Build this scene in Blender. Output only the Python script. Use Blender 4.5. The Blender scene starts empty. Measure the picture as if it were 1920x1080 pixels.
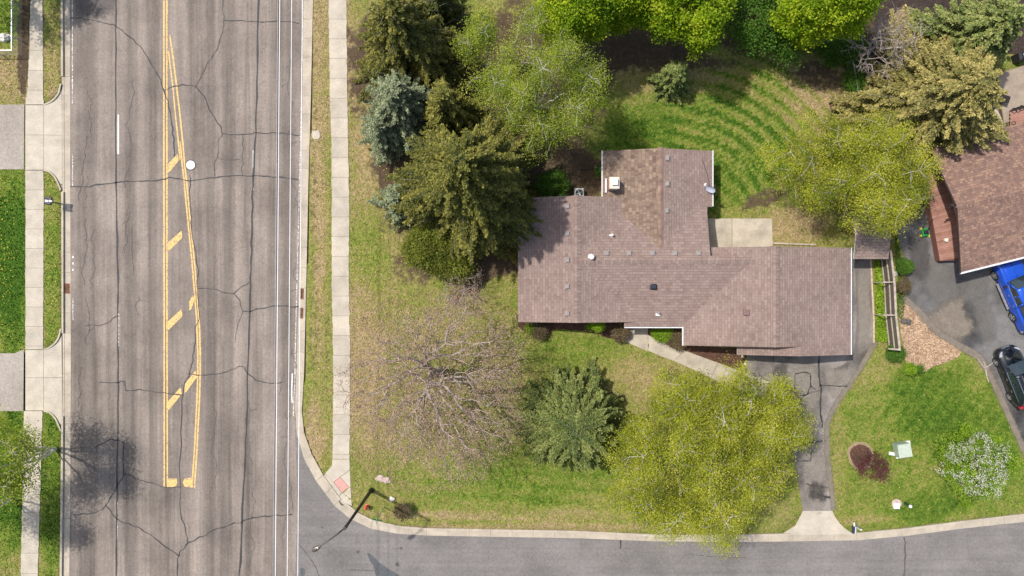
import bpy, bmesh, math, random
import numpy as np
from mathutils import Vector, Matrix, noise as mnoise

# ------------------------------------------------------------------ camera, light, exposure
SC = bpy.context.scene
COL = SC.collection
S = 24.0            # photo pixels per metre on the ground
H = 1280.0 / S      # camera height above the road
cam_d = bpy.data.cameras.new("camera"); cam = bpy.data.objects.new("camera", cam_d); COL.objects.link(cam)
cam_d.lens = 24.0; cam_d.sensor_width = 36.0; cam_d.clip_end = 4000; cam_d.clip_start = 0.5
cam.location = (0, 0, H); SC.camera = cam
SUN_EL = math.radians(59); SUN_DIR = math.radians(-28)      # direction the shadows fall (maths angle)
w = bpy.data.worlds.new("World"); SC.world = w; w.use_nodes = True
nt = w.node_tree; bg = nt.nodes['Background']
sky = nt.nodes.new('ShaderNodeTexSky'); sky.sky_type = 'NISHITA'; sky.sun_disc = False
sky.sun_elevation = SUN_EL
sunvec = Vector((-math.cos(SUN_DIR)*math.cos(SUN_EL), -math.sin(SUN_DIR)*math.cos(SUN_EL), math.sin(SUN_EL)))
sky.sun_rotation = math.atan2(sunvec.x, sunvec.y)
sky.dust_density = 3.0; sky.air_density = 1.2
nt.links.new(sky.outputs[0], bg.inputs[0]); bg.inputs[1].default_value = 0.13
sun_d = bpy.data.lights.new("sun", 'SUN'); sun = bpy.data.objects.new("sun", sun_d); COL.objects.link(sun)
sun_d.energy = 3.6; sun_d.angle = math.radians(1.1); sun_d.color = (1.0, 0.955, 0.89)
sun.rotation_euler = sunvec.to_track_quat('Z', 'Y').to_euler()
SC.view_settings.view_transform = 'Standard'; SC.view_settings.look = 'None'
SC.view_settings.exposure = 0.40; SC.view_settings.gamma = 1
SC.cycles.max_bounces = 6; SC.cycles.diffuse_bounces = 3; SC.cycles.transmission_bounces = 4
SC.cycles.transparent_max_bounces = 14; SC.cycles.caustics_reflective = False; SC.cycles.caustics_refractive = False

random.seed(7); RNG = np.random.default_rng(11)
R = math.radians
def P(px, py, h=0.0):
    k = (H - h) / H / S
    return Vector(((px - 960) * k, -(py - 540) * k, h))
def PX(pts, h=0.0): return [tuple(P(a, b, h)[:2]) for a, b in pts]

# ------------------------------------------------------------------ material helpers
class NG:
    def __init__(s, name):
        s.m = bpy.data.materials.new(name); s.m.use_nodes = True
        s.t = s.m.node_tree; s.b = s.t.nodes['Principled BSDF']; s.out = s.t.nodes['Material Output']
        s.b.inputs['Specular IOR Level'].default_value = 0.3
    def n(s, typ, **kw):
        d = s.t.nodes.new(typ)
        for k, v in kw.items(): setattr(d, k, v)
        return d
    def l(s, a, b): s.t.links.new(a, b)
    def tc(s, kind='Object', scale=None):
        c = s.n('ShaderNodeTexCoord').outputs[kind]
        if scale is not None:
            mp = s.n('ShaderNodeMapping'); mp.inputs['Scale'].default_value = scale
            s.l(c, mp.inputs[0]); c = mp.outputs[0]
        return c
    def noise(s, co, scale, detail=4, rough=0.6, dist=0.0):
        x = s.n('ShaderNodeTexNoise'); x.inputs['Scale'].default_value = scale
        x.inputs['Detail'].default_value = detail; x.inputs['Roughness'].default_value = rough
        x.inputs['Distortion'].default_value = dist; s.l(co, x.inputs['Vector']); return x.outputs['Fac']
    def vor(s, co, scale, feature='F1', out='Distance'):
        x = s.n('ShaderNodeTexVoronoi', feature=feature); x.inputs['Scale'].default_value = scale
        s.l(co, x.inputs['Vector']); return x.outputs[out]
    def ramp(s, fac, stops, interp='LINEAR'):
        r = s.n('ShaderNodeValToRGB'); cr = r.color_ramp; cr.interpolation = interp
        while len(cr.elements) < len(stops): cr.elements.new(0.5)
        for e, (p, c) in zip(cr.elements, stops):
            e.position = p; e.color = (c[0], c[1], c[2], 1) if hasattr(c, '__len__') else (c, c, c, 1)
        s.l(fac, r.inputs[0]); return r.outputs[0]
    def mix(s, fac, a, b, mode='MIX'):
        x = s.n('ShaderNodeMix', data_type='RGBA', blend_type=mode)
        for v, i in ((fac, 0), (a, 6), (b, 7)):
            if isinstance(v, (int, float)): x.inputs[i].default_value = v if i == 0 else (v, v, v, 1)
            elif isinstance(v, tuple): x.inputs[i].default_value = (*v[:3], 1)
            else: s.l(v, x.inputs[i])
        return x.outputs[2]
    def math(s, op, a, b=0.0, clamp=False):
        x = s.n('ShaderNodeMath', operation=op, use_clamp=clamp)
        for v, i in ((a, 0), (b, 1)):
            if isinstance(v, (int, float)): x.inputs[i].default_value = v
            else: s.l(v, x.inputs[i])
        return x.outputs[0]
    def attr(s, name, out='Fac'):
        a = s.n('ShaderNodeAttribute', attribute_name=name); return a.outputs[out]
    def bump(s, h, strength=0.4, dist=0.02):
        b = s.n('ShaderNodeBump'); b.inputs['Strength'].default_value = strength; b.inputs['Distance'].default_value = dist
        s.l(h, b.inputs['Height']); s.l(b.outputs[0], s.b.inputs['Normal'])
    def col(s, c):
        if isinstance(c, tuple): s.b.inputs['Base Color'].default_value = (*c, 1)
        else: s.l(c, s.b.inputs['Base Color'])
    def rough(s, v): s.b.inputs['Roughness'].default_value = v

def plain(name, c, rough=0.5, metal=0.0, var=0.12, scale=6.0, spec=0.4, coat=0.0):
    g = NG(name); co = g.tc()
    f = g.noise(co, scale, 4, 0.6)
    lo = tuple(max(0, v*(1-var*1.6)) for v in c); hi = tuple(min(1, v*(1+var*1.6)) for v in c)
    g.col(g.ramp(f, [(0.25, lo), (0.75, hi)])); g.rough(rough)
    g.b.inputs['Metallic'].default_value = metal; g.b.inputs['Specular IOR Level'].default_value = spec
    g.b.inputs['Coat Weight'].default_value = coat
    return g.m

def concrete(name, c, stain=0.25, joint_attr=True):
    g = NG(name); co = g.tc()
    a = g.noise(co, 0.9, 5, 0.65); b = g.noise(co, 9, 4, 0.7); d = g.noise(co, 45, 2, 0.6)
    k1 = g.ramp(a, [(0.3, 1-stain), (0.62, 1.05)]); k2 = g.ramp(b, [(0.3, 0.86), (0.7, 1.08)]); k3 = g.ramp(d, [(0.35, 0.88), (0.65, 1.1)])
    base = g.mix(g.noise(co, 0.35, 3), tuple(v*0.93 for v in c), (c[0]*1.05, c[1]*1.03, c[2]*0.97))
    x = g.mix(1.0, base, k1, 'MULTIPLY'); x = g.mix(1.0, x, k2, 'MULTIPLY'); x = g.mix(1.0, x, k3, 'MULTIPLY')
    if joint_attr:
        t = g.attr('tint'); x = g.mix(1.0, x, g.ramp(t, [(0, 0.93), (1, 1.05)]), 'MULTIPLY')
    g.col(x); g.rough(0.9); g.bump(b, 0.25, 0.01); return g.m

def asphalt(name, c, stripes=0.0, crack=0.0, warm=(1, 1, 1), stripe_x=True, blot=0.12):
    g = NG(name); co = g.tc()
    fine = g.noise(co, 26, 3, 0.75); mid = g.noise(co, 4.0, 5, 0.65); big = g.noise(co, 0.22, 4, 0.6)
    x = g.mix(g.ramp(mid, [(0.3, 0.0), (0.7, 1.0)]), tuple(v*0.9 for v in c), tuple(v*1.08 for v in c))
    x = g.mix(1.0, x, g.ramp(fine, [(0.28, 0.66), (0.5, 1.0), (0.74, 1.36)]), 'MULTIPLY')
    x = g.mix(1.0, x, g.ramp(big, [(0.3, 1-blot*1.6), (0.6, 1+blot*0.5)]), 'MULTIPLY')
    sp = g.vor(co, 13, 'F1', 'Color')
    x = g.mix(1.0, x, g.ramp(sp, [(0.0, 0.84), (0.5, 1.0), (1.0, 1.18)]), 'MULTIPLY')
    if stripes:
        sc = (1.0, 0.03, 1.0) if stripe_x else (0.03, 1.0, 1.0)
        st = g.noise(g.tc('Object', sc), 1.05, 4, 0.7)
        x = g.mix(1.0, x, g.ramp(st, [(0.3, 1-stripes), (0.5, 1.0), (0.68, 1+stripes*0.55)]), 'MULTIPLY')
        st2 = g.noise(g.tc('Object', (5.0, 0.1, 1.0) if stripe_x else (0.1, 5, 1)), 1.0, 3, 0.6)
        x = g.mix(1.0, x, g.ramp(st2, [(0.3, 0.94), (0.7, 1.05)]), 'MULTIPLY')
    if crack:
        wv = g.n('ShaderNodeVectorMath', operation='ADD'); nz = g.n('ShaderNodeTexNoise'); nz.inputs['Scale'].default_value = 2.2
        g.l(co, nz.inputs['Vector']); g.l(co, wv.inputs[0]); g.l(nz.outputs['Color'], wv.inputs[1])
        e = g.vor(wv.outputs[0], 1.25, 'DISTANCE_TO_EDGE')
        ln = g.ramp(e, [(0.0, 1.0), (0.022, 0.0)])
        msk = g.ramp(g.noise(g.tc('Object', (1.0, 0.05, 1)), 0.75, 3, 0.7), [(0.53, 0.0), (0.62, 1.0)])
        f = g.math('MULTIPLY', g.math('MULTIPLY', ln, msk), crack)
        x = g.mix(f, x, tuple(v*0.45 for v in c))
    g.col(g.mix(1.0, x, warm, 'MULTIPLY')); g.rough(0.92); g.bump(fine, 0.5, 0.012); return g.m

def leafmat(name, stops, trans=0.35, tcol=None, rough=0.55):
    g = NG(name); t = g.attr('tint')
    c = g.ramp(t, [(i/(len(stops)-1), s) for i, s in enumerate(stops)])
    n = g.noise(g.tc(), 1.1, 3, 0.6); c = g.mix(1.0, c, g.ramp(n, [(0.3, 0.82), (0.7, 1.15)]), 'MULTIPLY')
    g.col(c); g.rough(rough); g.b.inputs['Specular IOR Level'].default_value = 0.2
    tr = g.n('ShaderNodeBsdfTranslucent'); tc2 = g.mix(1.0, c, (1.25, 1.3, 0.6) if tcol is None else tcol, 'MULTIPLY'); g.l(tc2, tr.inputs[0])
    mx = g.n('ShaderNodeMixShader'); mx.inputs[0].default_value = trans
    g.l(g.b.outputs[0], mx.inputs[1]); g.l(tr.outputs[0], mx.inputs[2]); g.l(mx.outputs[0], g.out.inputs[0])
    return g.m

def shingle(name, cA, cB, cC, row=0.21, wid=0.42, mort=0.5):
    g = NG(name); uv = g.tc('UV')
    def brick(w_, h_, off, seedv):
        b = g.n('ShaderNodeTexBrick'); b.offset = off; b.inputs['Scale'].default_value = 1.0
        b.inputs['Brick Width'].default_value = w_; b.inputs['Row Height'].default_value = h_
        b.inputs['Mortar Size'].default_value = 0.012; b.inputs['Mortar Smooth'].default_value = 0.3; b.inputs['Bias'].default_value = 0.0
        b.inputs['Color1'].default_value = (0, 0, 0, 1); b.inputs['Color2'].default_value = (1, 1, 1, 1); b.inputs['Mortar'].default_value = (.5, .5, .5, 1)
        mp = g.n('ShaderNodeMapping'); mp.inputs['Location'].default_value = (seedv, 0, 0)
        g.l(uv, mp.inputs[0]); g.l(mp.outputs[0], b.inputs['Vector']); return b
    b1 = brick(wid, row, 0.5, 0.0); b2 = brick(wid*0.47, row, 0.37, 13.3)
    t = g.mix(0.5, b1.outputs['Color'], b2.outputs['Color'])
    nz = g.noise(uv, 1.1, 4, 0.65)
    t2 = g.math('ADD', g.math('MULTIPLY', t, 0.75), g.math('MULTIPLY', nz, 0.32))
    c = g.ramp(t2, [(0.12, cB), (0.45, cA), (0.85, cC)])
    c = g.mix(g.math('MULTIPLY', b1.outputs['Fac'], mort), c, tuple(v*0.35 for v in cB))
    big = g.noise(uv, 0.3, 3, 0.6)
    c = g.mix(1.0, c, g.ramp(big, [(0.3, 0.9), (0.7, 1.07)]), 'MULTIPLY')
    g.col(c); g.rough(0.95)
    wv = g.n('ShaderNodeMath', operation='FRACT'); sx = g.n('ShaderNodeSeparateXYZ'); g.l(uv, sx.inputs[0])
    g.l(g.math('DIVIDE', sx.outputs[1], row), wv.inputs[0])
    g.bump(g.math('ADD', g.math('MULTIPLY', wv.outputs[0], -1.0), g.math('MULTIPLY', t, 0.3)), 0.8, 0.02)
    return g.m

# ------------------------------------------------------------------ mesh helpers
class MB:
    def __init__(s): s.v = []; s.f = []; s.mi = []; s.uv = []; s.tint = []
    def add(s, vs, fs, mi=0, uvs=None, tint=0.5):
        o = len(s.v); s.v += [tuple(v) for v in vs]
        for k, f in enumerate(fs):
            s.f.append(tuple(i + o for i in f)); s.mi.append(mi); s.tint.append(tint)
            s.uv.append(uvs[k] if uvs else None)
    def box(s, c, d, rz=0.0, mi=0, rx=0.0, ry=0.0, taper=1.0):
        M = Matrix.Translation(Vector(c)) @ Matrix.Rotation(rz, 4, 'Z') @ Matrix.Rotation(ry, 4, 'Y') @ Matrix.Rotation(rx, 4, 'X')
        x, y, z = d[0]/2, d[1]/2, d[2]/2; q = []
        for zz, t in ((-z, 1.0), (z, taper)):
            for a, b in ((-x, -y), (x, -y), (x, y), (-x, y)): q.append(M @ Vector((a*t, b*t, zz)))
        s.add(q, [(0,3,2,1),(4,5,6,7),(0,1,5,4),(1,2,6,5),(2,3,7,6),(3,0,4,7)], mi)
    def bbox(s, c, d, rz=0.0, bev=0.03, mi=0):       # box with chamfered top edges
        M = Matrix.Translation(Vector(c)) @ Matrix.Rotation(rz, 4, 'Z'); x, y, z = d[0]/2, d[1]/2, d[2]/2; q = []
        for zz, i in ((-z, 0), (z-bev, 0), (z, bev)):
            for a, b in ((-x+i, -y+i), (x-i, -y+i), (x-i, y-i), (-x+i, y-i)): q.append(M @ Vector((a, b, zz)))
        fs = [(0,3,2,1), (8,9,10,11)]
        for k in (0, 4):
            for j in range(4): fs.append((k+j, k+(j+1)%4, k+4+(j+1)%4, k+4+j))
        s.add(q, fs, mi)
    def tube(s, pts, rad, n=8, mi=0, cap=True):
        pts = [Vector(p) for p in pts]; rad = rad if hasattr(rad, '__len__') else [rad]*len(pts); q = []
        for i, p in enumerate(pts):
            d = (pts[min(i+1, len(pts)-1)] - pts[max(i-1, 0)]).normalized()
            a = d.cross(Vector((0, 0, 1)));
            if a.length < 0.05: a = d.cross(Vector((1, 0, 0)))
            a.normalize(); b = d.cross(a)
            for k in range(n):
                t = 2*math.pi*k/n; q.append(p + (a*math.cos(t) + b*math.sin(t))*rad[i])
        fs = [(i*n+k, i*n+(k+1)%n, (i+1)*n+(k+1)%n, (i+1)*n+k) for i in range(len(pts)-1) for k in range(n)]
        if cap: fs += [tuple(range(n-1, -1, -1)), tuple((len(pts)-1)*n+k for k in range(n))]
        s.add(q, fs, mi)
    def lathe(s, c, prof, n=20, mi=0, axis='Z', rz=0.0):
        M = Matrix.Translation(Vector(c)) @ Matrix.Rotation(rz, 4, 'Z')
        if axis == 'X': M = M @ Matrix.Rotation(R(90), 4, 'Y')
        q = []
        for r_, z in prof:
            for k in range(n): q.append(M @ Vector((r_*math.cos(2*math.pi*k/n), r_*math.sin(2*math.pi*k/n), z)))
        m = len(prof)
        fs = [(i*n+k, i*n+(k+1)%n, (i+1)*n+(k+1)%n, (i+1)*n+k) for i in range(m-1) for k in range(n)]
        fs += [tuple(range(n-1, -1, -1)), tuple((m-1)*n+k for k in range(n))]
        s.add(q, fs, mi)
    def slab(s, pts, z0, z1, mi=0, tint=0.5):         # polygon plate with sides
        n = len(pts)
        ar = sum(pts[i][0]*pts[(i+1)%n][1]-pts[(i+1)%n][0]*pts[i][1] for i in range(n))
        if ar < 0: pts = pts[::-1]
        q = [(x, y, z1) for x, y in pts] + [(x, y, z0) for x, y in pts]
        s.add(q, [tuple(range(n))] + [(i, n+i, n+(i+1)%n, (i+1)%n) for i in range(n)], mi, tint=tint)
    def sheet(s, pts, z, mi=0, tint=0.5):
        n = len(pts); ar = sum(pts[i][0]*pts[(i+1)%n][1]-pts[(i+1)%n][0]*pts[i][1] for i in range(n))
        if ar < 0: pts = pts[::-1]
        s.add([(x, y, z) for x, y in pts], [tuple(range(n))], mi, tint=tint)
    def ribbon(s, pts, wid, z, mi=0, jit=0.0, tint=0.5):
        pts = [Vector((p[0], p[1])) for p in pts]; q = []
        for i, p in enumerate(pts):
            d = (pts[min(i+1, len(pts)-1)] - pts[max(i-1, 0)]); d.normalize(); nrm = Vector((-d.y, d.x))
            w_ = wid/2*(1+random.uniform(-jit, jit)); q += [(p.x+nrm.x*w_, p.y+nrm.y*w_, z), (p.x-nrm.x*w_, p.y-nrm.y*w_, z)]
        s.add(q, [(2*i, 2*i+1, 2*i+3, 2*i+2) for i in range(len(pts)-1)], mi, tint=tint)
    def build(s, name, mats, parent=None, smooth=False):
        me = bpy.data.meshes.new(name)
        off = Vector((0, 0, 0)); p = parent
        while p: off += Vector(p.location); p = p.parent
        me.from_pydata([(v[0]-off.x, v[1]-off.y, v[2]-off.z) for v in s.v], [], s.f)
        for m in (mats if isinstance(mats, (list, tuple)) else [mats]): me.materials.append(m)
        me.polygons.foreach_set('material_index', s.mi)
        if any(u is not None for u in s.uv):
            ul = me.uv_layers.new(name='UVMap'); arr = []
            for f, u in zip(s.f, s.uv):
                for k in range(len(f)): arr += list(u[k]) if u else [0.0, 0.0]
            ul.data.foreach_set('uv', arr)
        a = me.attributes.new('tint', 'FLOAT', 'FACE'); a.data.foreach_set('value', s.tint)
        if smooth: me.polygons.foreach_set('use_smooth', [True]*len(s.f))
        me.update()
        o = bpy.data.objects.new(name, me); COL.objects.link(o)
        if parent: o.parent = parent
        return o

def fast_mesh(name, V, F, mat, parent=None, tint=None, nper=4, smooth=False):
    """V (n,3) array, F (m,nper) int array"""
    me = bpy.data.meshes.new(name); off = Vector((0, 0, 0)); p = parent
    while p: off += Vector(p.location); p = p.parent
    V = np.asarray(V, np.float32) - np.array(off, np.float32); F = np.asarray(F, np.int32)
    me.vertices.add(len(V)); me.vertices.foreach_set('co', V.ravel())
    me.loops.add(F.size); me.loops.foreach_set('vertex_index', F.ravel())
    me.polygons.add(len(F)); me.polygons.foreach_set('loop_start', np.arange(0, F.size, nper, dtype=np.int32))
    me.polygons.foreach_set('loop_total', np.full(len(F), nper, np.int32))
    if smooth: me.polygons.foreach_set('use_smooth', np.ones(len(F), bool))
    me.materials.append(mat); me.update(calc_edges=True)
    if tint is not None:
        a = me.attributes.new('tint', 'FLOAT', 'FACE'); a.data.foreach_set('value', np.asarray(tint, np.float32))
    o = bpy.data.objects.new(name, me); COL.objects.link(o)
    if parent: o.parent = parent
    return o

def thing(name, label, cat, loc=(0, 0, 0), group=None):
    o = bpy.data.objects.new(name, None); COL.objects.link(o); o.location = loc; o.empty_display_size = 0.3
    o['label'] = label; o['category'] = cat
    if group: o['group'] = group
    return o
def tag(o, label, cat, group=None, kind=None):
    o['label'] = label; o['category'] = cat
    if group: o['group'] = group
    if kind: o['kind'] = kind
    return o
def struct(o): o['kind'] = 'structure'; return o

def resample(pts, step):
    pts = [Vector(p) for p in pts]; out = [pts[0].copy()]; acc = 0
    for a, b in zip(pts, pts[1:]):
        L = (b-a).length; d = step-acc
        while d <= L: out.append(a+(b-a)*(d/L)); d += step
        acc = L-(d-step)
    if (out[-1]-pts[-1]).length > step*0.3: out.append(pts[-1].copy())
    return out
def smooth_line(pts, n=6):
    P_ = [Vector(p) for p in pts]; out = []
    for i in range(len(P_)-1):
        p0 = P_[max(i-1, 0)]; p1 = P_[i]; p2 = P_[i+1]; p3 = P_[min(i+2, len(P_)-1)]
        for k in range(n):
            t = k/n
            out.append(0.5*((2*p1)+(p2-p0)*t+(2*p0-5*p1+4*p2-p3)*t*t+(3*p1-p0-3*p2+p3)*t**3))
    out.append(P_[-1]); return out
def pip(X, Y, poly):
    ins = np.zeros(X.shape, bool); n = len(poly)
    for i in range(n):
        x1, y1 = poly[i]; x2, y2 = poly[(i+1) % n]
        if y1 == y2: continue
        c = ((y1 > Y) != (y2 > Y)) & (X < (x2-x1)*(Y-y1)/(y2-y1)+x1); ins ^= c
    return ins
def vnoise(X, Y, scale, seed=0, octv=3):
    out = np.zeros(X.shape); amp = 1; tot = 0
    for o in range(octv):
        r = np.random.default_rng(seed+o); G = r.random((256, 256)); x = X*scale*(2**o)+1000; y = Y*scale*(2**o)+1000
        xi = np.floor(x).astype(int); yi = np.floor(y).astype(int); fx = x-xi; fy = y-yi
        fx = fx*fx*(3-2*fx); fy = fy*fy*(3-2*fy); a = lambda i, j: G[(xi+i) % 256, (yi+j) % 256]
        out += amp*((a(0,0)*(1-fx)+a(1,0)*fx)*(1-fy)+(a(0,1)*(1-fx)+a(1,1)*fx)*fy); tot += amp; amp *= 0.55
    return out/tot

# ------------------------------------------------------------------ layout lines (photo pixels on the ground)
R_back = [(588,-400),(588,0),(584,180),(579,350),(575,540),(571,700),(567,770),(571,810),(585,850),(607,890),(640,935),(668,958),(700,974),(750,985),(800,989),(960,992),(1080,994),(1230,1001),(1400,1001),(1480,999),(1605,998),(1700,989),(1800,976),(1920,962),(2050,940),(2300,880)]
R_face = [(584,-400),(584,0),(580,180),(575,350),(571,540),(567,700),(563,770),(567,812),(581,853),(603,893),(636,939),(665,962),(699,978),(749,989),(800,993),(960,996),(1080,998),(1230,1005),(1400,1005),(1480,1003),(1606,1002),(1701,993),(1801,980),(1921,966),(2051,944),(2301,884)]
R_edge = [(569,-400),(569,0),(567,180),(565,350),(561,540),(556,700),(553,770),(557,815),(570,860),(593,902),(627,948),(657,973),(695,991),(747,1001),(800,1004),(960,1007),(1080,1009),(1230,1015),(1400,1016),(1480,1015),(1608,1013),(1704,1004),(1804,991),(1924,978),(2054,956),(2304,896)]
L_back = [(116,-400),(116,0),(117,360),(118,700),(116,900),(114,1080),(112,1500)]
L_face = [(120,-400),(120,0),(121,360),(121,700),(120,900),(118,1080),(116,1500)]
L_edge = [(131,-400),(131,0),(132,360),(133,700),(132,900),(130,1080),(129,1500)]
ASPH = PX(L_edge + [(129,2000)]) + PX([(545,2000),(545,1260),(2300,1260)]) + PX(R_edge[::-1])

M_road = asphalt('weathered_asphalt', (0.214, 0.178, 0.151), stripes=0.42, crack=0.9, blot=0.2)
M_street = asphalt('street_asphalt', (0.178, 0.163, 0.153), stripes=0.14, stripe_x=False, blot=0.16)
M_drive = asphalt('driveway_asphalt', (0.185, 0.163, 0.145), blot=0.55)
M_ndrive = asphalt('neighbour_asphalt', (0.125, 0.120, 0.115), blot=0.6)
M_pdrive = asphalt('pale_driveway_asphalt', (0.30, 0.262, 0.225), blot=0.12)
M_conc = concrete('sidewalk_concrete', (0.455, 0.405, 0.335), 0.2)
M_kerbc = concrete('kerb_concrete', (0.43, 0.375, 0.305), 0.25)
M_patio = concrete('patio_concrete', (0.42, 0.37, 0.30), 0.3)
M_joint = plain('joint_dirt', (0.10, 0.085, 0.065), 0.95)
M_tar = plain('crack_sealant', (0.035, 0.033, 0.034), 0.7, var=0.3)
M_tarlight = plain('worn_crack', (0.085, 0.073, 0.068), 0.85, var=0.35)

# yellow and white paint, worn through in places
def paint(name, c, under, wear=0.42):
    g = NG(name); co = g.tc(); n = g.noise(co, 7, 5, 0.75); n2 = g.noise(co, 40, 2, 0.6)
    m = g.ramp(g.math('ADD', g.math('MULTIPLY', n, 0.75), g.math('MULTIPLY', n2, 0.25)), [(wear-0.05, 0.0), (wear+0.03, 1.0)])
    cc = g.mix(g.noise(co, 2, 3), tuple(v*0.88 for v in c), tuple(min(1, v*1.08) for v in c))
    g.col(g.mix(m, under, cc)); g.rough(0.75); return g.m
M_yel = paint('yellow_road_paint', (0.70, 0.45, 0.155), (0.26, 0.205, 0.15), 0.475)
M_wht = paint('white_road_paint', (0.78, 0.77, 0.74), (0.24, 0.2, 0.18), 0.40)
M_wht2 = paint('worn_white_paint', (0.75, 0.73, 0.70), (0.235, 0.195, 0.175), 0.53)

# ------------------------------------------------------------------ ground sheet
xs = np.concatenate([[-1500, -600, -250, -120, -80, -60], np.arange(-50, 50.01, 0.25), [60, 80, 120, 250, 600, 1500]])
ys = np.concatenate([[-1500, -600, -250, -120, -80, -50, -40], np.arange(-32, 32.01, 0.25), [40, 50, 80, 120, 250, 600, 1500]])
GX, GY = np.meshgrid(xs, ys, indexing='ij')
dip = pip(GX, GY, PX(L_back + [(112,2200), (549,2200), (549,1272), (2300,1272)]) + PX(R_back[::-1]))
APR = [PX([(49,197),(84,197),(140,150),(140,365),(84,319),(49,319)]), PX([(46,662),(84,656),(140,610),(140,812),(84,769),(46,769)]),
       PX([(1500,960),(1560,960),(1580,985),(1612,1002),(1612,1020),(1460,1020),(1460,1002)]), PX([(612,890),(655,940),(668,958),(640,950),(600,890)])]
for a in APR: dip |= pip(GX, GY, a)
Z = np.where(dip, -0.10, 0.12)
far = (abs(GX) > 52) | (abs(GY) > 34); Z[far] = -0.10
Z = Z + np.where(dip | far, 0, (vnoise(GX, GY, 0.35, 5)-1.0)*0.04)
PXg = GX*S+960; PYg = 540-GY*S
def blob(px, py, rx, ry, rot=0.0, soft=0.35, nz=0.35, seed=3):
    dx = PXg-px; dy = PYg-py; c, s_ = math.cos(R(rot)), math.sin(R(rot))
    u = (dx*c+dy*s_)/rx; v = (-dx*s_+dy*c)/ry; d = np.sqrt(u*u+v*v)+(vnoise(GX, GY, 0.9, seed)-0.5)*2*nz
    return np.clip((1+soft/2-d)/soft, 0, 1)
soil = np.zeros(GX.shape); lush = np.zeros(GX.shape); dry = np.zeros(GX.shape); litter = np.zeros(GX.shape)
mx = np.maximum
for a in [(860,330,150,215,0,.5),(800,120,150,120,0,.5),(930,470,75,60,0,.6),(1010,140,130,160,0,.6),(1060,330,90,55,0,.5),(1120,95,140,40,0,.6),(1700,30,160,90,0,.4),(1640,180,40,150,-20,.4),(1760,250,150,110,0,.4),(1470,20,160,45,0,.4),(1180,75,160,55,0,.5)]:
    soil = mx(soil, blob(*a)*0.95)
for a in [(1430,375,55,22,-20,.7),(1570,235,22,60,-10,.8),(1530,140,60,30,20,.8),(1260,120,140,22,0,.9),(1155,745,22,14,0,.8),(640,440,10,300,0,.9),(1385,80,70,28,5,.8)]: soil = mx(soil, blob(*a)*0.6)
for a in [(590,420,12,400,0,.9,.7),(615,620,5,130,0,.5),(632,70,10,120,0,.5)]: soil = mx(soil, blob(*a)*0.40)
for a in [(45,95,14,110,0,.5),(60,30,25,60,0,.4)]: soil = mx(soil, blob(*a)*0.7)
# lush or dry lawns
for a in [(1700,850,190,150,0,.7,.42),(1080,650,110,40,0,.8,.35),(24,480,40,170,0,.6,1.35),(20,900,70,120,0,.6,1.3),(100,900,20,200,0,.5,.8),(100,500,16,160,0,.6,.45),(1760,770,110,85,30,.6,.95),(1860,830,70,120,0,.6,.8),(1330,260,210,130,0,.7,.85),
          (1430,220,120,120,0,.7,.5),(690,470,40,90,0,.8,.55),(1110,625,80,30,0,.8,.35),(960,900,190,60,0,.7,.55),(1740,950,90,30,-8,.6,.9),(1180,960,100,20,0,.7,.3),(1610,940,40,40,0,.6,.3),(20,40,30,50,0,.6,.7)]:
    lush = mx(lush, blob(*a[:6])*a[6])
for a in [(700,250,50,200,0,.6,.55),(600,300,14,330,0,.6,.7),(700,420,50,200,0,.9,.35),(620,100,60,160,0,.7,.6),(1240,140,120,55,0,.8,.6),(1540,210,70,110,-15,.7,.7),(1200,710,80,35,0,.9,.45),(1640,700,50,20,-30,.8,.35),
          (1568,850,14,130,0,.8,.45),(1290,640,80,20,0,.7,.3),(1600,975,80,8,-4,.8,.6),(960,965,300,10,0,.6,.55),(1100,985,200,6,0,.6,.5),(25,140,40,55,0,.7,.7),(590,820,18,80,0,.6,.8),(1480,430,70,40,0,.6,.7),(1000,990,260,8,0,.5,.6),(680,640,40,200,0,.6,.6),(100,130,16,70,0,.6,.5)]:
    dry = mx(dry, blob(*a[:6])*a[6])
litter = mx(litter, blob(790,730,185,190,0,.7,.4)*0.9); litter = mx(litter, blob(900,640,120,120,0,.7)*0.5)
litter = mx(litter, blob(700,900,60,50,0,.7)*0.6)
lush = lush*(1-0.5*litter)
# curved mowing passes in the back yard
mow = np.zeros(GX.shape)
dcx, dcy = PXg-1250, PYg-420
rr = np.sqrt((dcx/1.12)**2+dcy**2)+vnoise(GX, GY, 0.12, 21)*14; an = np.degrees(np.arctan2(-dcy, dcx))
w1 = np.clip(1.2-abs(an-52)/50, 0, 1)*np.clip((rr-125)/30, 0, 1)*np.clip((400-rr)/50, 0, 1)
st = np.clip(np.where(((rr/25+vnoise(GX, GY, 0.5, 33)*.25) % 1) < .30, -1.3, .45), -0.6, 1)
mow += w1*st*pip(PXg, PYg, [(1130,180),(1200,150),(1330,130),(1420,90),(1600,130),(1600,300),(1480,400),(1340,420),(1320,290),(1130,280)])
rr2 = np.sqrt((PXg-1120)**2+(PYg-640)**2)
mow += 0.45*np.where((rr2/23 % 1) < .28, -1.2, .4)*blob(1330,300,130,120,0,.6)*(an > 0)
mow += 0.18*np.sin((PYg-0.06*PXg)/26*2*math.pi)*blob(960,930,220,55,0,.6)
mow += 0.12*np.sin((PXg*0.8+PYg*0.6)/24*2*math.pi)*blob(1760,800,150,130,0,.6)
lushd = lush - dry - mow*1.1
nxs, nys = len(xs), len(ys)
idx = np.arange(nxs*nys).reshape(nxs, nys)
F = np.stack([idx[:-1,:-1], idx[1:,:-1], idx[1:,1:], idx[:-1,1:]], -1).reshape(-1, 4)
V = np.stack([GX, GY, Z], -1).reshape(-1, 3)

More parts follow.
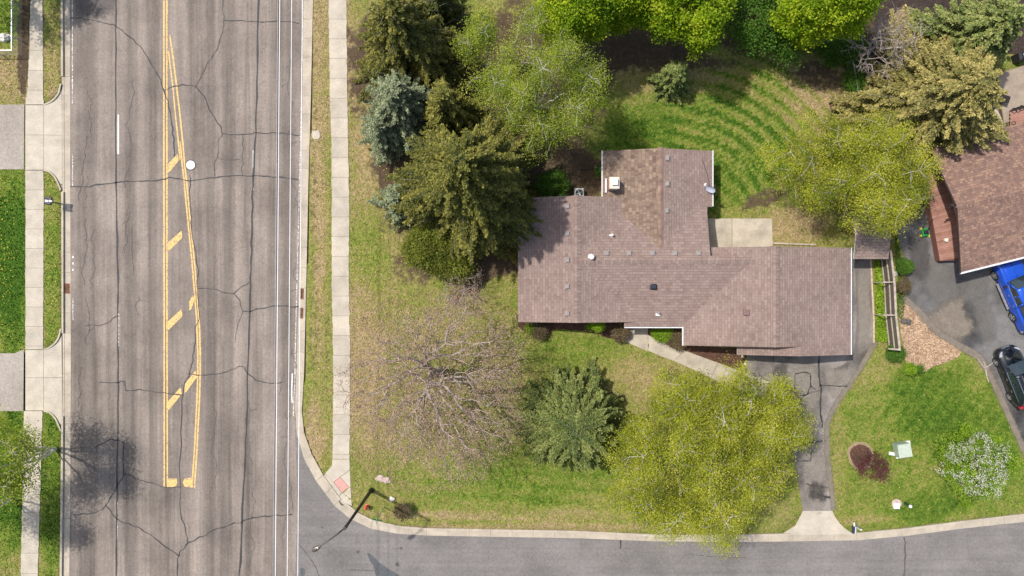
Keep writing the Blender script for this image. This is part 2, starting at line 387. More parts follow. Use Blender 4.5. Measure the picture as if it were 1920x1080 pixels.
def ground_mat():
    g = NG('lawn_grass_and_soil'); co = g.tc()
    big = g.noise(co, 0.45, 4, 0.6); mid = g.noise(co, 2.6, 5, 0.7); fine = g.noise(co, 13, 3, 0.75); vf = g.vor(co, 9, 'F1', 'Color'); tiny = g.noise(co, 34, 2, 0.6)
    ll = g.attr('lushd')
    t = g.math('ADD', g.math('MULTIPLY', g.math('SUBTRACT', mid, 0.5), 1.1), g.math('MULTIPLY', g.math('SUBTRACT', fine, 0.5), 1.25))
    t = g.math('ADD', t, g.math('MULTIPLY', g.math('SUBTRACT', big, 0.5), 0.55))
    t = g.math('ADD', g.math('ADD', t, g.math('MULTIPLY', ll, 0.44)), 0.45)
    c = g.ramp(t, [(0.02, (0.33, 0.24, 0.135)), (0.22, (0.26, 0.21, 0.088)), (0.44, (0.205, 0.205, 0.052)), (0.70, (0.125, 0.18, 0.024)), (1.0, (0.045, 0.10, 0.010))])
    c = g.mix(1.0, c, g.ramp(vf, [(0.0, 0.66), (0.5, 1.0), (1.0, 1.36)]), 'MULTIPLY')
    c = g.mix(1.0, c, g.ramp(tiny, [(0.3, 0.75), (0.7, 1.25)]), 'MULTIPLY')
    sc = g.ramp(g.math('ADD', g.math('MULTIPLY', fine, 0.6), g.math('MULTIPLY', mid, 0.4)), [(0.3, (0.040, 0.027, 0.018)), (0.5, (0.085, 0.060, 0.038)), (0.68, (0.165, 0.12, 0.075))])
    sf = g.math('ADD', g.attr('soil'), g.math('MULTIPLY', g.math('SUBTRACT', mid, 0.5), 1.1))
    c = g.mix(g.ramp(sf, [(0.38, 0.0), (0.62, 1.0)]), c, sc)
    sp = g.vor(co, 6.5, 'F1', 'Distance'); sel = g.vor(co, 6.5, 'F1', 'Color')
    lf = g.math('MULTIPLY', g.ramp(sp, [(0.32, 1.0), (0.45, 0.0)]), g.ramp(g.math('ADD', g.math('MULTIPLY', sel, 0.7), g.math('MULTIPLY', g.attr('litter'), 0.45)), [(0.66, 0.0), (0.72, 1.0)]))
    lcol = g.ramp(g.vor(co, 6.6, 'F1', 'Color'), [(0.2, (0.20, 0.12, 0.07)), (0.5, (0.36, 0.25, 0.17)), (0.9, (0.40, 0.30, 0.16))])
    c = g.mix(g.math('MULTIPLY', lf, g.attr('litter')), c, lcol)
    g.col(c); g.rough(0.95); g.b.inputs['Specular IOR Level'].default_value = 0.1
    g.bump(g.math('ADD', fine, g.math('MULTIPLY', tiny, 0.5)), 0.9, 0.06); return g.m
M_ground = ground_mat()
ground = struct(fast_mesh('ground', V, F, M_ground, smooth=True))
ATT = {'lushd': lushd, 'soil': soil, 'litter': litter}
for k, arr in ATT.items():
    a = ground.data.attributes.new(k, 'FLOAT', 'POINT'); a.data.foreach_set('value', arr.astype(np.float32).ravel())

# ------------------------------------------------------------------ roads
m = MB(); m.sheet(PX([(540,760),(560,800),(575,862),(593,902),(627,948),(657,973),(695,991),(747,1001),(800,1004),(960,1007),(1080,1009),(1230,1015),(1400,1016),(1480,1015),(1608,1013),(1704,1004),(1804,991),(1924,978),(2054,956),(2304,896),(2304,1260),(540,1260)]), 0.0)
struct(m.build('side_street', M_street))
m = MB(); m.sheet(PX(L_edge + [(129,2400),(549,2400),(549,1500),(553,1080),(559,960),(557,900),(553,800)] + R_edge[6:0:-1] + [(569,-1200),(131,-1200)]), 0.004)
struct(m.build('main_road', M_road))
def dark_stains():
    g = NG('dark_tyre_film'); co = g.tc(); n = g.noise(g.tc('Object', (1, .35, 1)), 1.0, 4, .6)
    return g
# crack sealing on the road
m = MB()
zc = 0.020
def crack(pts, wid=0.07, mi=0, wob=3.0, n=5):
    q = smooth_line([Vector((a, b, 0)) for a, b in pts], n)
    q = [v + Vector((mnoise.noise(v*0.09), mnoise.noise(v*0.09+Vector((50,0,0))), 0))*wob for v in q]
    m.ribbon(PX([(v.x, v.y) for v in q]), wid, zc+(0.001 if mi else 0.0), mi, 0.45)
crack([(218,-20),(217,120),(217,250),(219,400),(221,520),(221,620),(222,730),(220,880),(219,985),(217,1100)], 0.11, wob=2)
crack([(485,-20),(482,130),(479,250),(474,350),(472,440),(470,520),(467,620),(463,740),(460,850),(455,950),(452,1020),(448,1100)], 0.12, wob=2)
crack([(523,-10),(521,120),(519,400),(516,700),(512,1090)], 0.05, 1)
crack([(132,33),(165,36),(200,44),(218,50),(245,70),(272,100),(295,140),(305,163),(314,190),(320,215),(325,260),(326,295)], 0.08)
crack([(310,170),(330,161),(350,159),(368,164),(385,185),(395,208),(412,235),(418,250)], 0.07)
crack([(368,164),(378,140),(390,118),(404,98),(414,70),(419,40),(417,-10)], 0.06, 1)
crack([(420,38),(450,39),(485,42),(520,40),(562,44)], 0.07)
crack([(418,251),(445,253),(478,249),(520,250),(560,253)], 0.07)
crack([(418,251),(410,262),(408,290),(403,305),(402,332)], 0.05, 1)
crack([(455,254),(455,300),(453,330)], 0.05, 1); crack([(409,293),(418,299),(452,300)], 0.05, 1)
crack([(133,350),(170,349),(220,342),(265,340),(310,336),(322,333),(345,338),(380,336),(420,331),(475,330),(520,332),(560,337)], 0.09)
crack([(357,328),(357,345),(355,362),(358,400),(359,430),(366,470),(370,500),(370,540),(374,590),(367,615),(365,650),(358,690),(352,710),(345,725),(341,760),(339,850),(338,955),(346,985),(353,1020)], 0.06)
crack([(371,540),(395,542),(420,547),(437,551),(450,540),(468,530)], 0.06); crack([(437,551),(450,563),(455,583),(468,584)], 0.06); crack([(468,584),(482,580),(520,573),(560,575)], 0.08)
crack([(455,584),(448,600),(440,640)], 0.04, 1)
crack([(352,701),(385,703),(415,700),(440,690),(455,686),(465,700),(480,712),(510,719),(535,716)], 0.06)
crack([(188,716),(220,718),(234,716),(236,731),(265,731),(300,736),(341,741)], 0.07)
crack([(236,731),(231,716)], 0.05, 1); crack([(160,610),(190,609),(210,598),(221,589)], 0.07, 1)
crack([(178,838),(200,828),(222,825),(232,832),(231,860),(231,888),(220,910),(199,947),(180,960),(140,964)], 0.07)
crack([(231,888),(255,897),(285,906),(315,914),(338,913)], 0.06); crack([(199,947),(212,965),(230,980),(255,987),(285,1005),(310,1025),(335,1040)], 0.07)
crack([(335,1040),(342,1030),(353,1019),(375,1008),(400,995),(430,985),(452,978),(480,970),(520,966),(548,965)], 0.08); crack([(335,1040),(333,1060),(332,1100)], 0.07)
for x0, a, b in ((158,130,330),(164,330,520),(178,430,560),(250,420,560),(248,150,330),(160,560,820),(545,330,700),(540,100,300),(533,700,1050),(470,700,1060),(243,360,460),(400,760,900)):
    y = a; x = x0
    while y < b:
        q = [(x, y)]
        for k in range(5): x += random.uniform(-5, 5); y += random.uniform(4, 12); q.append((x, y))
        if random.random() < 0.7: crack(q, 0.03, 1, 1, 2)
        if random.random() < 0.5: crack([q[2], (q[2][0]+random.uniform(-16, 16), q[2][1]+random.uniform(-8, 8))], 0.03, 1, 1, 2)
        x = x0 + (x-x0)*0.6
struct(m.build('road_crack_sealing', [M_tar, M_tarlight]))
# side street details: flat dark blue-grey patches, oil spots
m = MB()
def patch(pts, z, mi=0): m.sheet(PX(pts), z, mi)
patch([(688,1038),(693,1037),(704,1047),(712,1056),(722,1062),(735,1071),(748,1078),(752,1100),(712,1098),(703,1074),(700,1060),(694,1052)], 0.006)
patch([(562,1067),(567,1064),(572,1068),(571,1079),(564,1080)], 0.010)
def disc(cx, cy, r, z, mi=0, sy=1.0, n=14): m.sheet(PX([(cx+r*math.cos(2*math.pi*i/n)*random.uniform(.8, 1.2), cy+sy*r*math.sin(2*math.pi*i/n)*random.uniform(.8, 1.2)) for i in range(n)]), z, mi)
disc(604,989,2,0.006,1); disc(671,1035,3,0.006,1); disc(745,1058,4,0.0062,1); disc(752,1028,2.5,0.006,1)
struct(m.build('street_patches', [plain('dark_blue_grey', (0.075, 0.080, 0.085), 0.7, var=0.2), M_tarlight]))
m = MB()
zc = 0.006
crack([(1163,1009),(1165,1030)], 0.08); crack([(1696,1008),(1697,1040),(1694,1090)], 0.12, 1); crack([(560,1020),(590,1060),(600,1090)], 0.06, 1); crack([(650,1068),(690,1069),(720,1070)], 0.05, 1); crack([(670,1000),(669,1020)], 0.04, 1)
crack([(1270,1055),(1290,1040),(1330,1043),(1400,1046)], 0.04, 1)
struct(m.build('street_crack_sealing', [M_tar, M_tarlight]))

# road paint
m = MB(); zp = 0.0135
def pline(pts, wpx, mi=0, gap=0.0): m.ribbon(PX(pts), wpx/S, zp, mi, 0.08)
def subdiv(pts, st=12):
    out = [pts[0]]
    for a, b in zip(pts, pts[1:]):
        n = max(1, int(math.dist(a, b)/st)); out += [(a[0]+(b[0]-a[0])*k/n, a[1]+(b[1]-a[1])*k/n) for k in range(1, n+1)]
    return out
pline(subdiv([(307.5,-300),(307.5,300),(308.2,600),(308.2,913)]), 3.1); pline(subdiv([(313.0,-300),(313,250),(313.2,600),(314.0,913)]), 2.9)
dg = [(314,66),(321,115),(327,165),(333,215),(338,265),(342,310),(346,345),(351,400),(356,450),(361,500),(365,550),(369,600),(371,660),(371,700),(369,760),(365,840),(360,914)]
m_off = lambda pts, d: [(a+d, b) for a, b in pts]
pline(subdiv(dg[4:]), 2.9); pline(subdiv(m_off(dg, 4.6)[:-1] + [(364.8,914)]), 3.0)
pline(subdiv([(316,95),(324,160),(329,215),(333,250),(338,300)]), 2.6)
def bar(a, b, w_):
    d = Vector((b[0]-a[0], b[1]-a[1])); d.normalize()
    m.sheet(PX([(a[0], a[1]-w_*0.55), (b[0]-2, b[1]-w_*0.55), (b[0], b[1]), (b[0], b[1]+w_*0.45), (a[0]+w_*.3, a[1]+w_*0.5), (a[0], a[1]+w_*0.7)]), zp+0.004)
for a, b in (((315,315),(335,296)),((315,462),(342,440)),((315,610),(342,587)),((355,573),(364,560)),((315,760),(341,733)),((346,728),(369,702))): bar(a, b, 13)
m.sheet(PX([(315,897),(331,897),(333,903),(331,913),(316,913)]), zp+0.004); m.sheet(PX([(346,897),(362,895),(360,914),(346,912),(343,905)]), zp+0.004)
struct(m.build('yellow_road_markings', M_yel))
m = MB()
pline([(222,215),(222,289)], 2.6); pline([(475,282),(475,357)], 1.7); pline(subdiv([(223,587),(222.5,640),(222,662)]), 1.6, 1); pline(subdiv([(220,940),(220,1010)]), 2.0, 1)
pline(subdiv([(466,644),(465,700)]), 1.5, 1)
pline(subdiv([(136,-100),(136,60),(136,195)]), 2.0, 1); pline(subdiv([(136.5,290),(136.5,350)]), 1.4, 1); pline(subdiv([(137,560),(137,600)]), 1.6, 1)
pline(subdiv([(567.5,-100),(567,60),(565,200),(562,330),(559,450),(556,560),(553,700),(550,780)]), 1.7, 1)
for a in range(480, 505, 12): pline([(137, a), (137, a+4)], 1.8)
pline(subdiv([(548,700),(547,740),(548,756)]), 1.8)
struct(m.build('white_road_markings', [M_wht, M_wht2]))

# gutters and kerbs
gt = MB(); kb = MB()
def dens(line, st=25):
    out = []
    for a, b in zip(line, line[1:]):
        n = max(1, int(round(math.dist(a, b)/st))); out += [(a[0]+(b[0]-a[0])*k/n, a[1]+(b[1]-a[1])*k/n) for k in range(n)]
    out.append(line[-1]); return out
def lerp_lines(A, B, C, skip, step=37):
    segs = []
    for i in range(len(A)-1):
        n = max(1, int(round(math.dist(A[i], A[i+1])/step)))
        for k in range(n):
            t0, t1 = k/n, (k+1)/n; f = lambda L, t: (L[i][0]+(L[i+1][0]-L[i][0])*t, L[i][1]+(L[i+1][1]-L[i][1])*t)
            segs.append([f(A, t0), f(A, t1), f(B, t0), f(B, t1), f(C, t0), f(C, t1)])
    for a0, a1, b0, b1, c0, c1 in segs:
        g_ = 0.5 if random.random() < 0.5 else 0.12
        sh = lambda p, q, d: (p[0]+(q[0]-p[0])*d/max(1e-3, math.dist(p, q)), p[1]+(q[1]-p[1])*d/max(1e-3, math.dist(p, q)))
        t = random.random()
        e0, e1 = sh(a0, a1, g_*0.5), sh(a1, a0, g_*0.5); f0, f1 = sh(b0, b1, g_*0.5), sh(b1, b0, g_*0.5); h0, h1 = sh(c0, c1, g_*0.5), sh(c1, c0, g_*0.5)
        gt.slab(PX([e0, e1, f1, f0]), -0.09, 0.012, tint=t)
        cx, cy = (b0[0]+b1[0])/2, (b0[1]+b1[1])/2
        low = skip(cx, cy)
        if low == 0: kb.slab(PX([f0, f1, h1, h0]), -0.09, 0.15, tint=random.uniform(.5, 1))
        else: kb.slab(PX([f0, f1, h1, h0]), -0.09, 0.035, tint=random.uniform(.3, .7))
lerp_lines(L_edge, L_face, L_back, lambda x, y: 1 if (158 < y < 355 or 618 < y < 800) else 0)
lerp_lines(R_edge, R_face, R_back, lambda x, y: 1 if (1465 < x < 1606 or (628 < x < 660 and y < 960)) else 0)
struct(gt.build('gutter', M_kerbc)); struct(kb.build('kerb', M_kerbc))
m = MB()   # dirt bed seen in the joints
for A, B in ((L_edge, L_back), (R_edge, R_back)):
    for i in range(len(A)-1): m.sheet(PX([A[i], A[i+1], B[i+1], B[i]]), -0.004+0.0*i)
struct(m.build('kerb_bedding', M_joint))

# sidewalks: slabs with joints over a dirt bed
def slabs(left, right, step, name, z=0.14, phase=0, gap=0.5, rag=1.2):
    m = MB(); bed = MB(); y = left[0][1]+phase; ymax = left[-1][1]
    def at(L, y):
        for a, b in zip(L, L[1:]):
            if a[1] <= y <= b[1]: return a[0]+(b[0]-a[0])*(y-a[1])/(b[1]-a[1])
        return L[-1][0]
    while y < ymax-5:
        y2 = min(y+step, ymax); n = 5; lj = [random.uniform(-rag, rag)*0.5 for _ in range(n+1)]; rj = [random.uniform(-rag, rag)*0.5 for _ in range(n+1)]
        sk = random.uniform(-0.4, 0.4)
        ly = [y+gap*0.5+(y2-y-gap)*k/n for k in range(n+1)]
        m.slab(PX([(at(left, v)+lj[k], v) for k, v in enumerate(ly)] + [(at(right, v)+rj[k], v+sk*0) for k, v in list(enumerate(ly))[::-1]]), 0.02, z+random.uniform(-.004, .004), tint=random.random())
        y = y2
    for a, b in zip(left, left[1:]): bed.sheet(PX([(a[0]+2, a[1]), (b[0]+2, b[1]), (at(right, b[1])-2, b[1]), (at(right, a[1])-2, a[1])]), z-0.012)
    o = struct(m.build(name, M_conc)); struct(bed.build(name+'_bed', M_joint)); return o
slabs([(609,-370),(617,0),(619,170),(622,250),(623,360),(623,540),(625,650),(626,720),(624,860)], [(645,-370),(650,0),(652,170),(653,250),(655,360),(655,540),(657,650),(657,720),(656,860)], 37, 'sidewalk', phase=0, rag=1.6)
slabs([(67,-370),(60,0),(54,170),(50,197)], [(86,-370),(82,0),(83,170),(84,197)], 37, 'sidewalk', phase=22)
slabs([(50,320),(50,360),(50,655)], [(83,320),(84,360),(83,655)], 36.5, 'sidewalk')
slabs([(47,770),(44,940),(41,1080),(38,1500)], [(82,770),(77,940),(73,1080),(70,1500)], 38, 'sidewalk')
# corner ramp with the red tactile panel
m = MB()
m.slab(PX([(624,860.6),(656,860.6),(656.5,880),(638,893),(626,903),(611,887),(623.5,872)]), 0.02, 0.14, tint=.8)
m.slab(PX([(657,881),(658,912),(655.5,912),(638.6,893.5)]), 0.02, 0.139, tint=.9)
m.slab(PX([(655,913),(658,913),(659,934),(645,924)]), 0.02, 0.13, tint=.7)
m.slab(PX([(611,888),(626,903.5),(641,923),(634,932),(606,893)]), 0.0, 0.10, tint=.6)
m.slab(PX([(641.5,923.5),(645,925),(659,935),(660,948),(640,938),(635,932)]), 0.0, 0.09, tint=.6)
struct(m.build('corner_ramp', M_conc))
m = MB(); m.sheet(PX([(603,886),(624,862),(657,862),(661,945),(640,948),(612,905)]), 0.03); struct(m.build('corner_ramp_bed', M_joint))
m = MB(); m.slab(PX([(627,903),(638,894),(655,912),(642,922.5)]), 0.05, 0.142)
for i in range(8):
    for j in range(8):
        u, v = (i+.5)/8, (j+.5)/8; a = (627+(638-627)*u+(642-627)*v, 903+(894-903)*u+(922.5-903)*v); c = P(*a)
        m.box((c.x, c.y, 0.146), (0.03, 0.03, 0.010))
tp = m.build('tactile_paving', plain('tactile_red_concrete', (0.52, 0.27, 0.23), .85)); tag(tp, 'faded pink tactile warning panel at the corner kerb ramp', 'tactile paving')
# aprons
def apron(name, pts_list, mat=None):
    m = MB()
    for pts, t in pts_list:
        vs = [Vector((*P(a, b)[:2], z)) for a, b, z in pts]; n = len(vs)
        ar = sum(vs[i].x*vs[(i+1)%n].y-vs[(i+1)%n].x*vs[i].y for i in range(n))
        if ar < 0: vs = vs[::-1]
        m.add(vs, [tuple(range(n))], tint=t)
    o = struct(m.build(name, mat or M_conc)); return o
for y0, y1 in ((198, 319), (656, 769)):
    ym = (y0+y1)/2-5; q = []
    q.append(([(50,y0,.14),(83.5,y0,.14),(83.5,ym,.14),(50,ym,.14)], .85)); q.append(([(50,ym+.5,.14),(83.5,ym+.5,.14),(83.5,y1,.14),(50,y1,.14)], .7))
    q.append(([(84,y0,.14),(95,y0-4,.11),(105,y0-12,.07),(116,y0-38,.045),(117,ym,.045),(84,ym,.14)], .95))
    q.append(([(84,ym+.5,.14),(117,ym+.5,.045),(117,y1+36,.045),(106,y1+14,.07),(95,y1+3,.11),(84,y1,.14)], .9))
    apron('driveway_apron', q)
    kc = MB()
    for pts in ([(84,y0-1),(95,y0-5),(105,y0-13),(112,y0-24),(116,y0-40)], [(84,y1+1),(95,y1+4),(105,y1+14),(111,y1+26),(116,y1+38)]):
        kc.ribbon(PX(smooth_line([Vector((*p, 0)) for p in pts], 4) and [(v.x, v.y) for v in smooth_line([Vector((*p, 0)) for p in pts], 4)]), 0.12, 0.16)
    struct(kc.build('kerb_return', M_kerbc))
apron('driveway_apron', [([(1504,957,.14),(1559,957,.14),(1563,966,.13),(1573,980,.09),(1583,990,.05),(1600,1001,.045),(1462,1003,.045),(1490,985,.09)], .9)])
m = MB(); m.sheet(PX([(-300,197),(48,197),(47,318),(-300,318)]), 0.135); m.sheet(PX([(-300,664),(30,662),(47,655),(46,770),(-300,772)]), 0.135)
struct(m.build('driveway', M_pdrive))

# driveways and paths on the right
m = MB(); m.sheet(PX(subdiv([(1440,655),(1598,655),(1598,483),(1633,483),(1634,640),(1626,655),(1612,680),(1592,712),(1570,745),(1552,775),(1547,800),(1548,850),(1553,900),(1559,957)], 200)+PX([])+[], ) if False else PX([(1400,655),(1590,655),(1598,474),(1632,474),(1634,640),(1626,655),(1612,680),(1592,712),(1570,745),(1552,775),(1547,800),(1548,850),(1553,900),(1559,957),(1504,957),(1492,880),(1478,820),(1462,770),(1446,720),(1400,700)]), 0.135)
struct(m.build('driveway', M_drive))
m = MB(); zc = 0.141
for pts, w_ in (([(1534,668),(1534,700),(1537,720),(1538,745),(1537,775),(1540,800)], .12), ([(1535,722),(1560,723),(1588,724)], .08), ([(1490,700),(1512,698),(1518,706),(1518,722),(1528,728)], .09), ([(1490,700),(1490,737),(1510,739),(1518,722)], .08), ([(1480,744),(1500,748),(1510,739),(1534,731)], .07), ([(1495,827),(1510,830),(1540,826)], .1), ([(1492,864),(1516,862),(1520,850),(1523,842)], .09), ([(1510,905),(1530,910),(1551,913)], .06), ([(1448,670),(1450,720)], .05), ([(1530,925),(1556,932)], .12)):
    crack(pts, w_, 0, 2)
struct(m.build('driveway_crack_sealing', M_tar))
m = MB(); ND = [(1679,430),(1690,470),(1694,500),(1698,540),(1702,560),(1722,590),(1752,622),(1780,640),(1803,655),(1825,668),(1840,682),(1858,715),(1875,750),(1893,790),(1915,838),(1960,940),(2300,940),(2300,380),(1790,380),(1728,340),(1690,380)]
m.sheet(PX(ND), 0.132)
struct(m.build('neighbour_driveway', M_ndrive))
def softmat(name, cA, cB, sc=3.0, dens=1.0, nsc=1.6):
    g = NG(name); co = g.tc(); g.col(g.ramp(g.noise(co, sc, 5, .7), [(.3, cA), (.7, cB)])); g.rough(.95)
    f = g.math('ADD', g.attr('fade'), g.math('MULTIPLY', g.math('SUBTRACT', g.noise(co, nsc, 5, .7), .5), 1.5))
    a = g.math('MULTIPLY', g.ramp(f, [(.18, 0.), (.75, 1.)]), dens); tr = g.n('ShaderNodeBsdfTransparent'); mx_ = g.n('ShaderNodeMixShader')
    g.l(a, mx_.inputs[0]); g.l(tr.outputs[0], mx_.inputs[1]); g.l(g.b.outputs[0], mx_.inputs[2]); g.l(mx_.outputs[0], g.out.inputs[0]); return g.m
def soft_patch(name, mat, items, z):
    """items: ('blob', outline px) or ('line', px list, width px); stains or painted shade with ragged faded edges"""
    V = []; F_ = []; A = []
    for it in items:
        o = len(V)
        if it[0] == 'blob':
            q = [(v.x, v.y) for v in smooth_line([Vector((*p, 0)) for p in it[1]+[it[1][0]]], 4)][:-1]; n = len(q); cx, cy = sum(a for a, b in q)/n, sum(b for a, b in q)/n
            rings = [(0.02, 1), (.45, 1), (.75, .6), (1.1, 0.)]
            for r_, f in rings:
                for a, b in q: v = P(cx+(a-cx)*r_, cy+(b-cy)*r_); V.append((v.x, v.y, z)); A.append(f)
            for k in range(3):
                for i_ in range(n): F_.append((o+k*n+i_, o+k*n+(i_+1) % n, o+(k+1)*n+(i_+1) % n, o+(k+1)*n+i_)[::-1])
        else:
            q = smooth_line([Vector((*p, 0)) for p in it[1]], 5)
            for i_, v in enumerate(q):
                d = (q[min(i_+1, len(q)-1)]-q[max(i_-1, 0)]).normalized(); nn = Vector((-d.y, d.x, 0))
                for u, f in ((-1, 0.), (-.3, 1), (.3, 1), (1, 0.)): w_ = P(v.x+nn.x*u*it[2], v.y+nn.y*u*it[2]); V.append((w_.x, w_.y, z)); A.append(f)
            for i_ in range(len(q)-1):
                for k in range(3): F_.append((o+i_*4+k, o+i_*4+k+1, o+i_*4+5+k, o+i_*4+4+k))
        z += .0009
    me = bpy.data.meshes.new(name); me.from_pydata(V, [], F_); me.materials.append(mat); at = me.attributes.new('fade', 'FLOAT', 'POINT'); at.data.foreach_set('value', A)
    o = bpy.data.objects.new(name, me); COL.objects.link(o); return struct(o)
edge = [(1690,556),(1722,585),(1750,616),(1778,636),(1800,650),(1822,662),(1841,679),(1858,711),(1875,747),(1893,787),(1915,836),(1945,900)]
dedge = [(1640,640),(1628,662),(1612,690),(1592,720),(1570,752),(1554,782),(1549,810),(1551,860),(1556,905),(1562,955)]
soft_patch('sandy_dirt', softmat('sandy_dust', (.15, .125, .10), (.25, .21, .165), dens=.85), [('blob', [(1752,572),(1785,552),(1806,556),(1818,590),(1830,612),(1815,634),(1790,646),(1762,640),(1738,620),(1726,596)]), ('line', edge, 9), ('line', dedge, 7)], .1376)
soft_patch('worn_driveway_film', softmat('worn_film', (.15, .14, .125), (.22, .20, .175), dens=.45), [('blob', [(1735,470),(1790,500),(1800,560),(1750,575),(1722,530)]), ('blob', [(1820,540),(1850,560),(1870,620),(1850,650),(1825,600)]), ('blob', [(1790,500),(1850,510),(1845,560),(1800,560)]), ('line', [(1605,500),(1608,600),(1600,680)], 5)], .1345+.0002)
soft_patch('pale_driveway_wear', softmat('pale_wear', (.22, .19, .16), (.33, .29, .24), dens=.6), [('blob', [(1470,690),(1530,672),(1540,760),(1500,800),(1465,760)]), ('blob', [(1500,830),(1545,820),(1550,950),(1505,945)]), ('blob', [(1540,690),(1600,690),(1560,750)]), ('blob', [(1604,500),(1630,500),(1630,640),(1606,650)])], .1366)
soft_patch('dark_driveway_stains', softmat('dark_stain', (.06, .055, .05), (.10, .09, .085), dens=.55), [('blob', [(1448,680),(1475,675),(1480,730),(1455,740)]), ('blob', [(1560,690),(1595,678),(1560,735)]), ('blob', [(1545,905),(1520,900),(1515,935),(1550,940)]), ('blob', [(1700,440),(1740,440),(1740,520),(1705,520)])], .1352+.0005)
soft_patch('painted_road_shade', softmat('painted_tree_shade', (.10, .092, .09), (.16, .142, .132), dens=.55, nsc=.8), [('blob', [(132,-30),(215,-30),(222,10),(200,34),(150,34),(133,20)])], .0055+.0003)  # tree shade at the road's top-left end, painted in as a dark patch
soft_patch('road_tyre_film', softmat('worn_tyre_film', (.15, .13, .115), (.18, .158, .138), dens=.22, nsc=.9), [('line', [(165,-900),(162,0),(168,200),(162,320),(170,450),(163,560),(168,700),(160,900),(163,1290),(163,1900)], 22), ('line', [(248,-900),(247,100),(244,300),(248,520),(244,760),(247,1090),(247,1900)], 16), ('line', [(288,-900),(287,200),(285,500),(288,900),(286,1900)], 11), ('line', [(543,-900),(545,-20),(543,300),(538,600),(531,900),(526,1090),(520,1900)], 14), ('line', [(426,-900),(425,60),(430,500),(420,1050),(420,1900)], 15), ('line', [(392,-900),(395,400),(390,1900)], 12)], .0075)

m = MB()   # chalky crack fill by the dark car
zc = 0.1395
crack([(1842,678),(1846,690),(1848,706),(1852,716)], .07, 0, 1); crack([(1845,690),(1855,683),(1862,676)], .06, 0, 1); crack([(1845,690),(1836,680),(1832,672)], .05, 0, 1)
struct(m.build('chalky_crack_fill', plain('chalky_fill', (.36, .31, .25), .9)))
m = MB()
m.slab(PX([(1172,600),(1214,600),(1214,640),(1216,648),(1213,658),(1172,640)]), .05, .145, tint=.7)
m.slab(PX([(1214.5,628),(1240,640),(1262,650),(1283,657),(1262,676),(1240,668),(1214.5,657)]), .05, .145, tint=.8)
m.slab(PX([(1283.6,657.3),(1310,667),(1345,680),(1332,708),(1300,693),(1262.6,676.3)]), .05, .145, tint=.6)
m.slab(PX([(1345.6,680.2),(1390,697),(1440,715),(1432,745),(1380,728),(1332.6,708.3)]), .05, .145, tint=.9)
struct(m.build('front_walk', M_patio))
m = MB(); m.slab(PX([(1300,410),(1371,410),(1371,470),(1300,470)]), .05, .145, tint=.4); m.slab(PX([(1372,410),(1446,410),(1448,470),(1372,470)]), .05, .145, tint=.9)
struct(m.build('patio', M_patio))
m = MB(); m.slab(PX([(1845,200),(1863,196),(1893,262),(1862,268)]), .05, .145, tint=.9); struct(m.build('garden_path', M_patio))
m = MB(); m.slab(PX([(1868,140),(1960,110),(1990,200),(1880,232)]), .05, .14); struct(m.build('neighbour_patio', concrete('tan_pavers', (.33, .27, .215), .3)))

def mulch(name, c1, c2, c3, sc=16):
    g = NG(name); co = g.tc(); v = g.vor(g.tc('Object', (1, 2.0, 1)), sc, 'F1', 'Color'); n = g.noise(co, 1.5, 4, .65)
    c = g.ramp(v, [(.15, c1), (.5, c2), (.9, c3)]); c = g.mix(1, c, g.ramp(n, [(.3, .75), (.7, 1.15)]), 'MULTIPLY')
    g.col(c); g.rough(.95); g.bump(v, .9, .04); return g.m
M_bark = mulch('red_bark_mulch', (.045, .024, .016), (.105, .052, .034), (.18, .095, .065))
M_chip = mulch('wood_chips', (.20, .12, .07), (.38, .25, .155), (.56, .41, .27), 11)
M_dmul = mulch('dark_mulch', (.02, .014, .012), (.05, .034, .028), (.10, .07, .055))
def ragged(pts, n=5, j=2.0):
    q = [(v.x, v.y) for v in smooth_line([Vector((*p, 0)) for p in pts+[pts[0]]], n)][:-1]; return [(a+random.uniform(-j, j), b+random.uniform(-j, j)) for a, b in q]
m = MB()
m.sheet(PX(ragged([(968,590),(1172,590),(1173,637),(1160,637),(1140,633),(1118,626),(1095,621),(1060,618),(1040,617),(1030,628),(1015,632),(1000,630),(985,622),(972,612)], 4, .8)), .135)
m.sheet(PX([(1212,600),(1290,600),(1290,648),(1420,655),(1400,662),(1394,680),(1384,690),(1370,688),(1345,679),(1310,667),(1283,656),(1262,650),(1240,640),(1214,628)]), .137)
m.sheet(PX(ragged([(1594,840),(1604,834),(1618,834),(1630,843),(1632,858),(1624,872),(1608,876),(1597,866),(1592,852)], 4, .5)), .139)
struct(m.build('bark_mulch_bed', M_bark))
m = MB(); m.sheet(PX(ragged([(1589,838),(1603,829),(1620,829),(1634,840),(1637,858),(1628,876),(1608,881),(1593,870),(1587,852)], 4, 1)), .1335); struct(m.build('tan_mulch_edge', mulch('tan_edge', (.22, .16, .09), (.30, .22, .13), (.38, .29, .18), 14)))
m = MB(); m.sheet(PX(ragged([(1684,560),(1700,568),(1722,592),(1752,624),(1782,645),(1800,660),(1788,672),(1770,680),(1748,686),(1735,696),(1715,696),(1700,688),(1692,650),(1686,610)], 4, 1.5)), .1345)
struct(m.build('wood_chip_bed', M_chip))
m = MB(); m.sheet(PX(ragged([(1610,-200),(2100,-200),(2100,80),(1830,100),(1740,120),(1705,160),(1650,190),(1612,150),(1600,80),(1640,40)], 5, 2)), .134); struct(m.build('dark_mulch_bed', M_dmul))
m = MB(); m.sheet(PX(ragged([(1655,85),(1672,35),(1695,14),(1720,20),(1735,35),(1738,60),(1720,75),(1712,110),(1690,130),(1680,110),(1672,100)], 4, 1.5)), .139); struct(m.build('sandy_fire_pit_pad', mulch('sandy_pad', (.18, .13, .08), (.27, .20, .12), (.36, .27, .17), 10)))

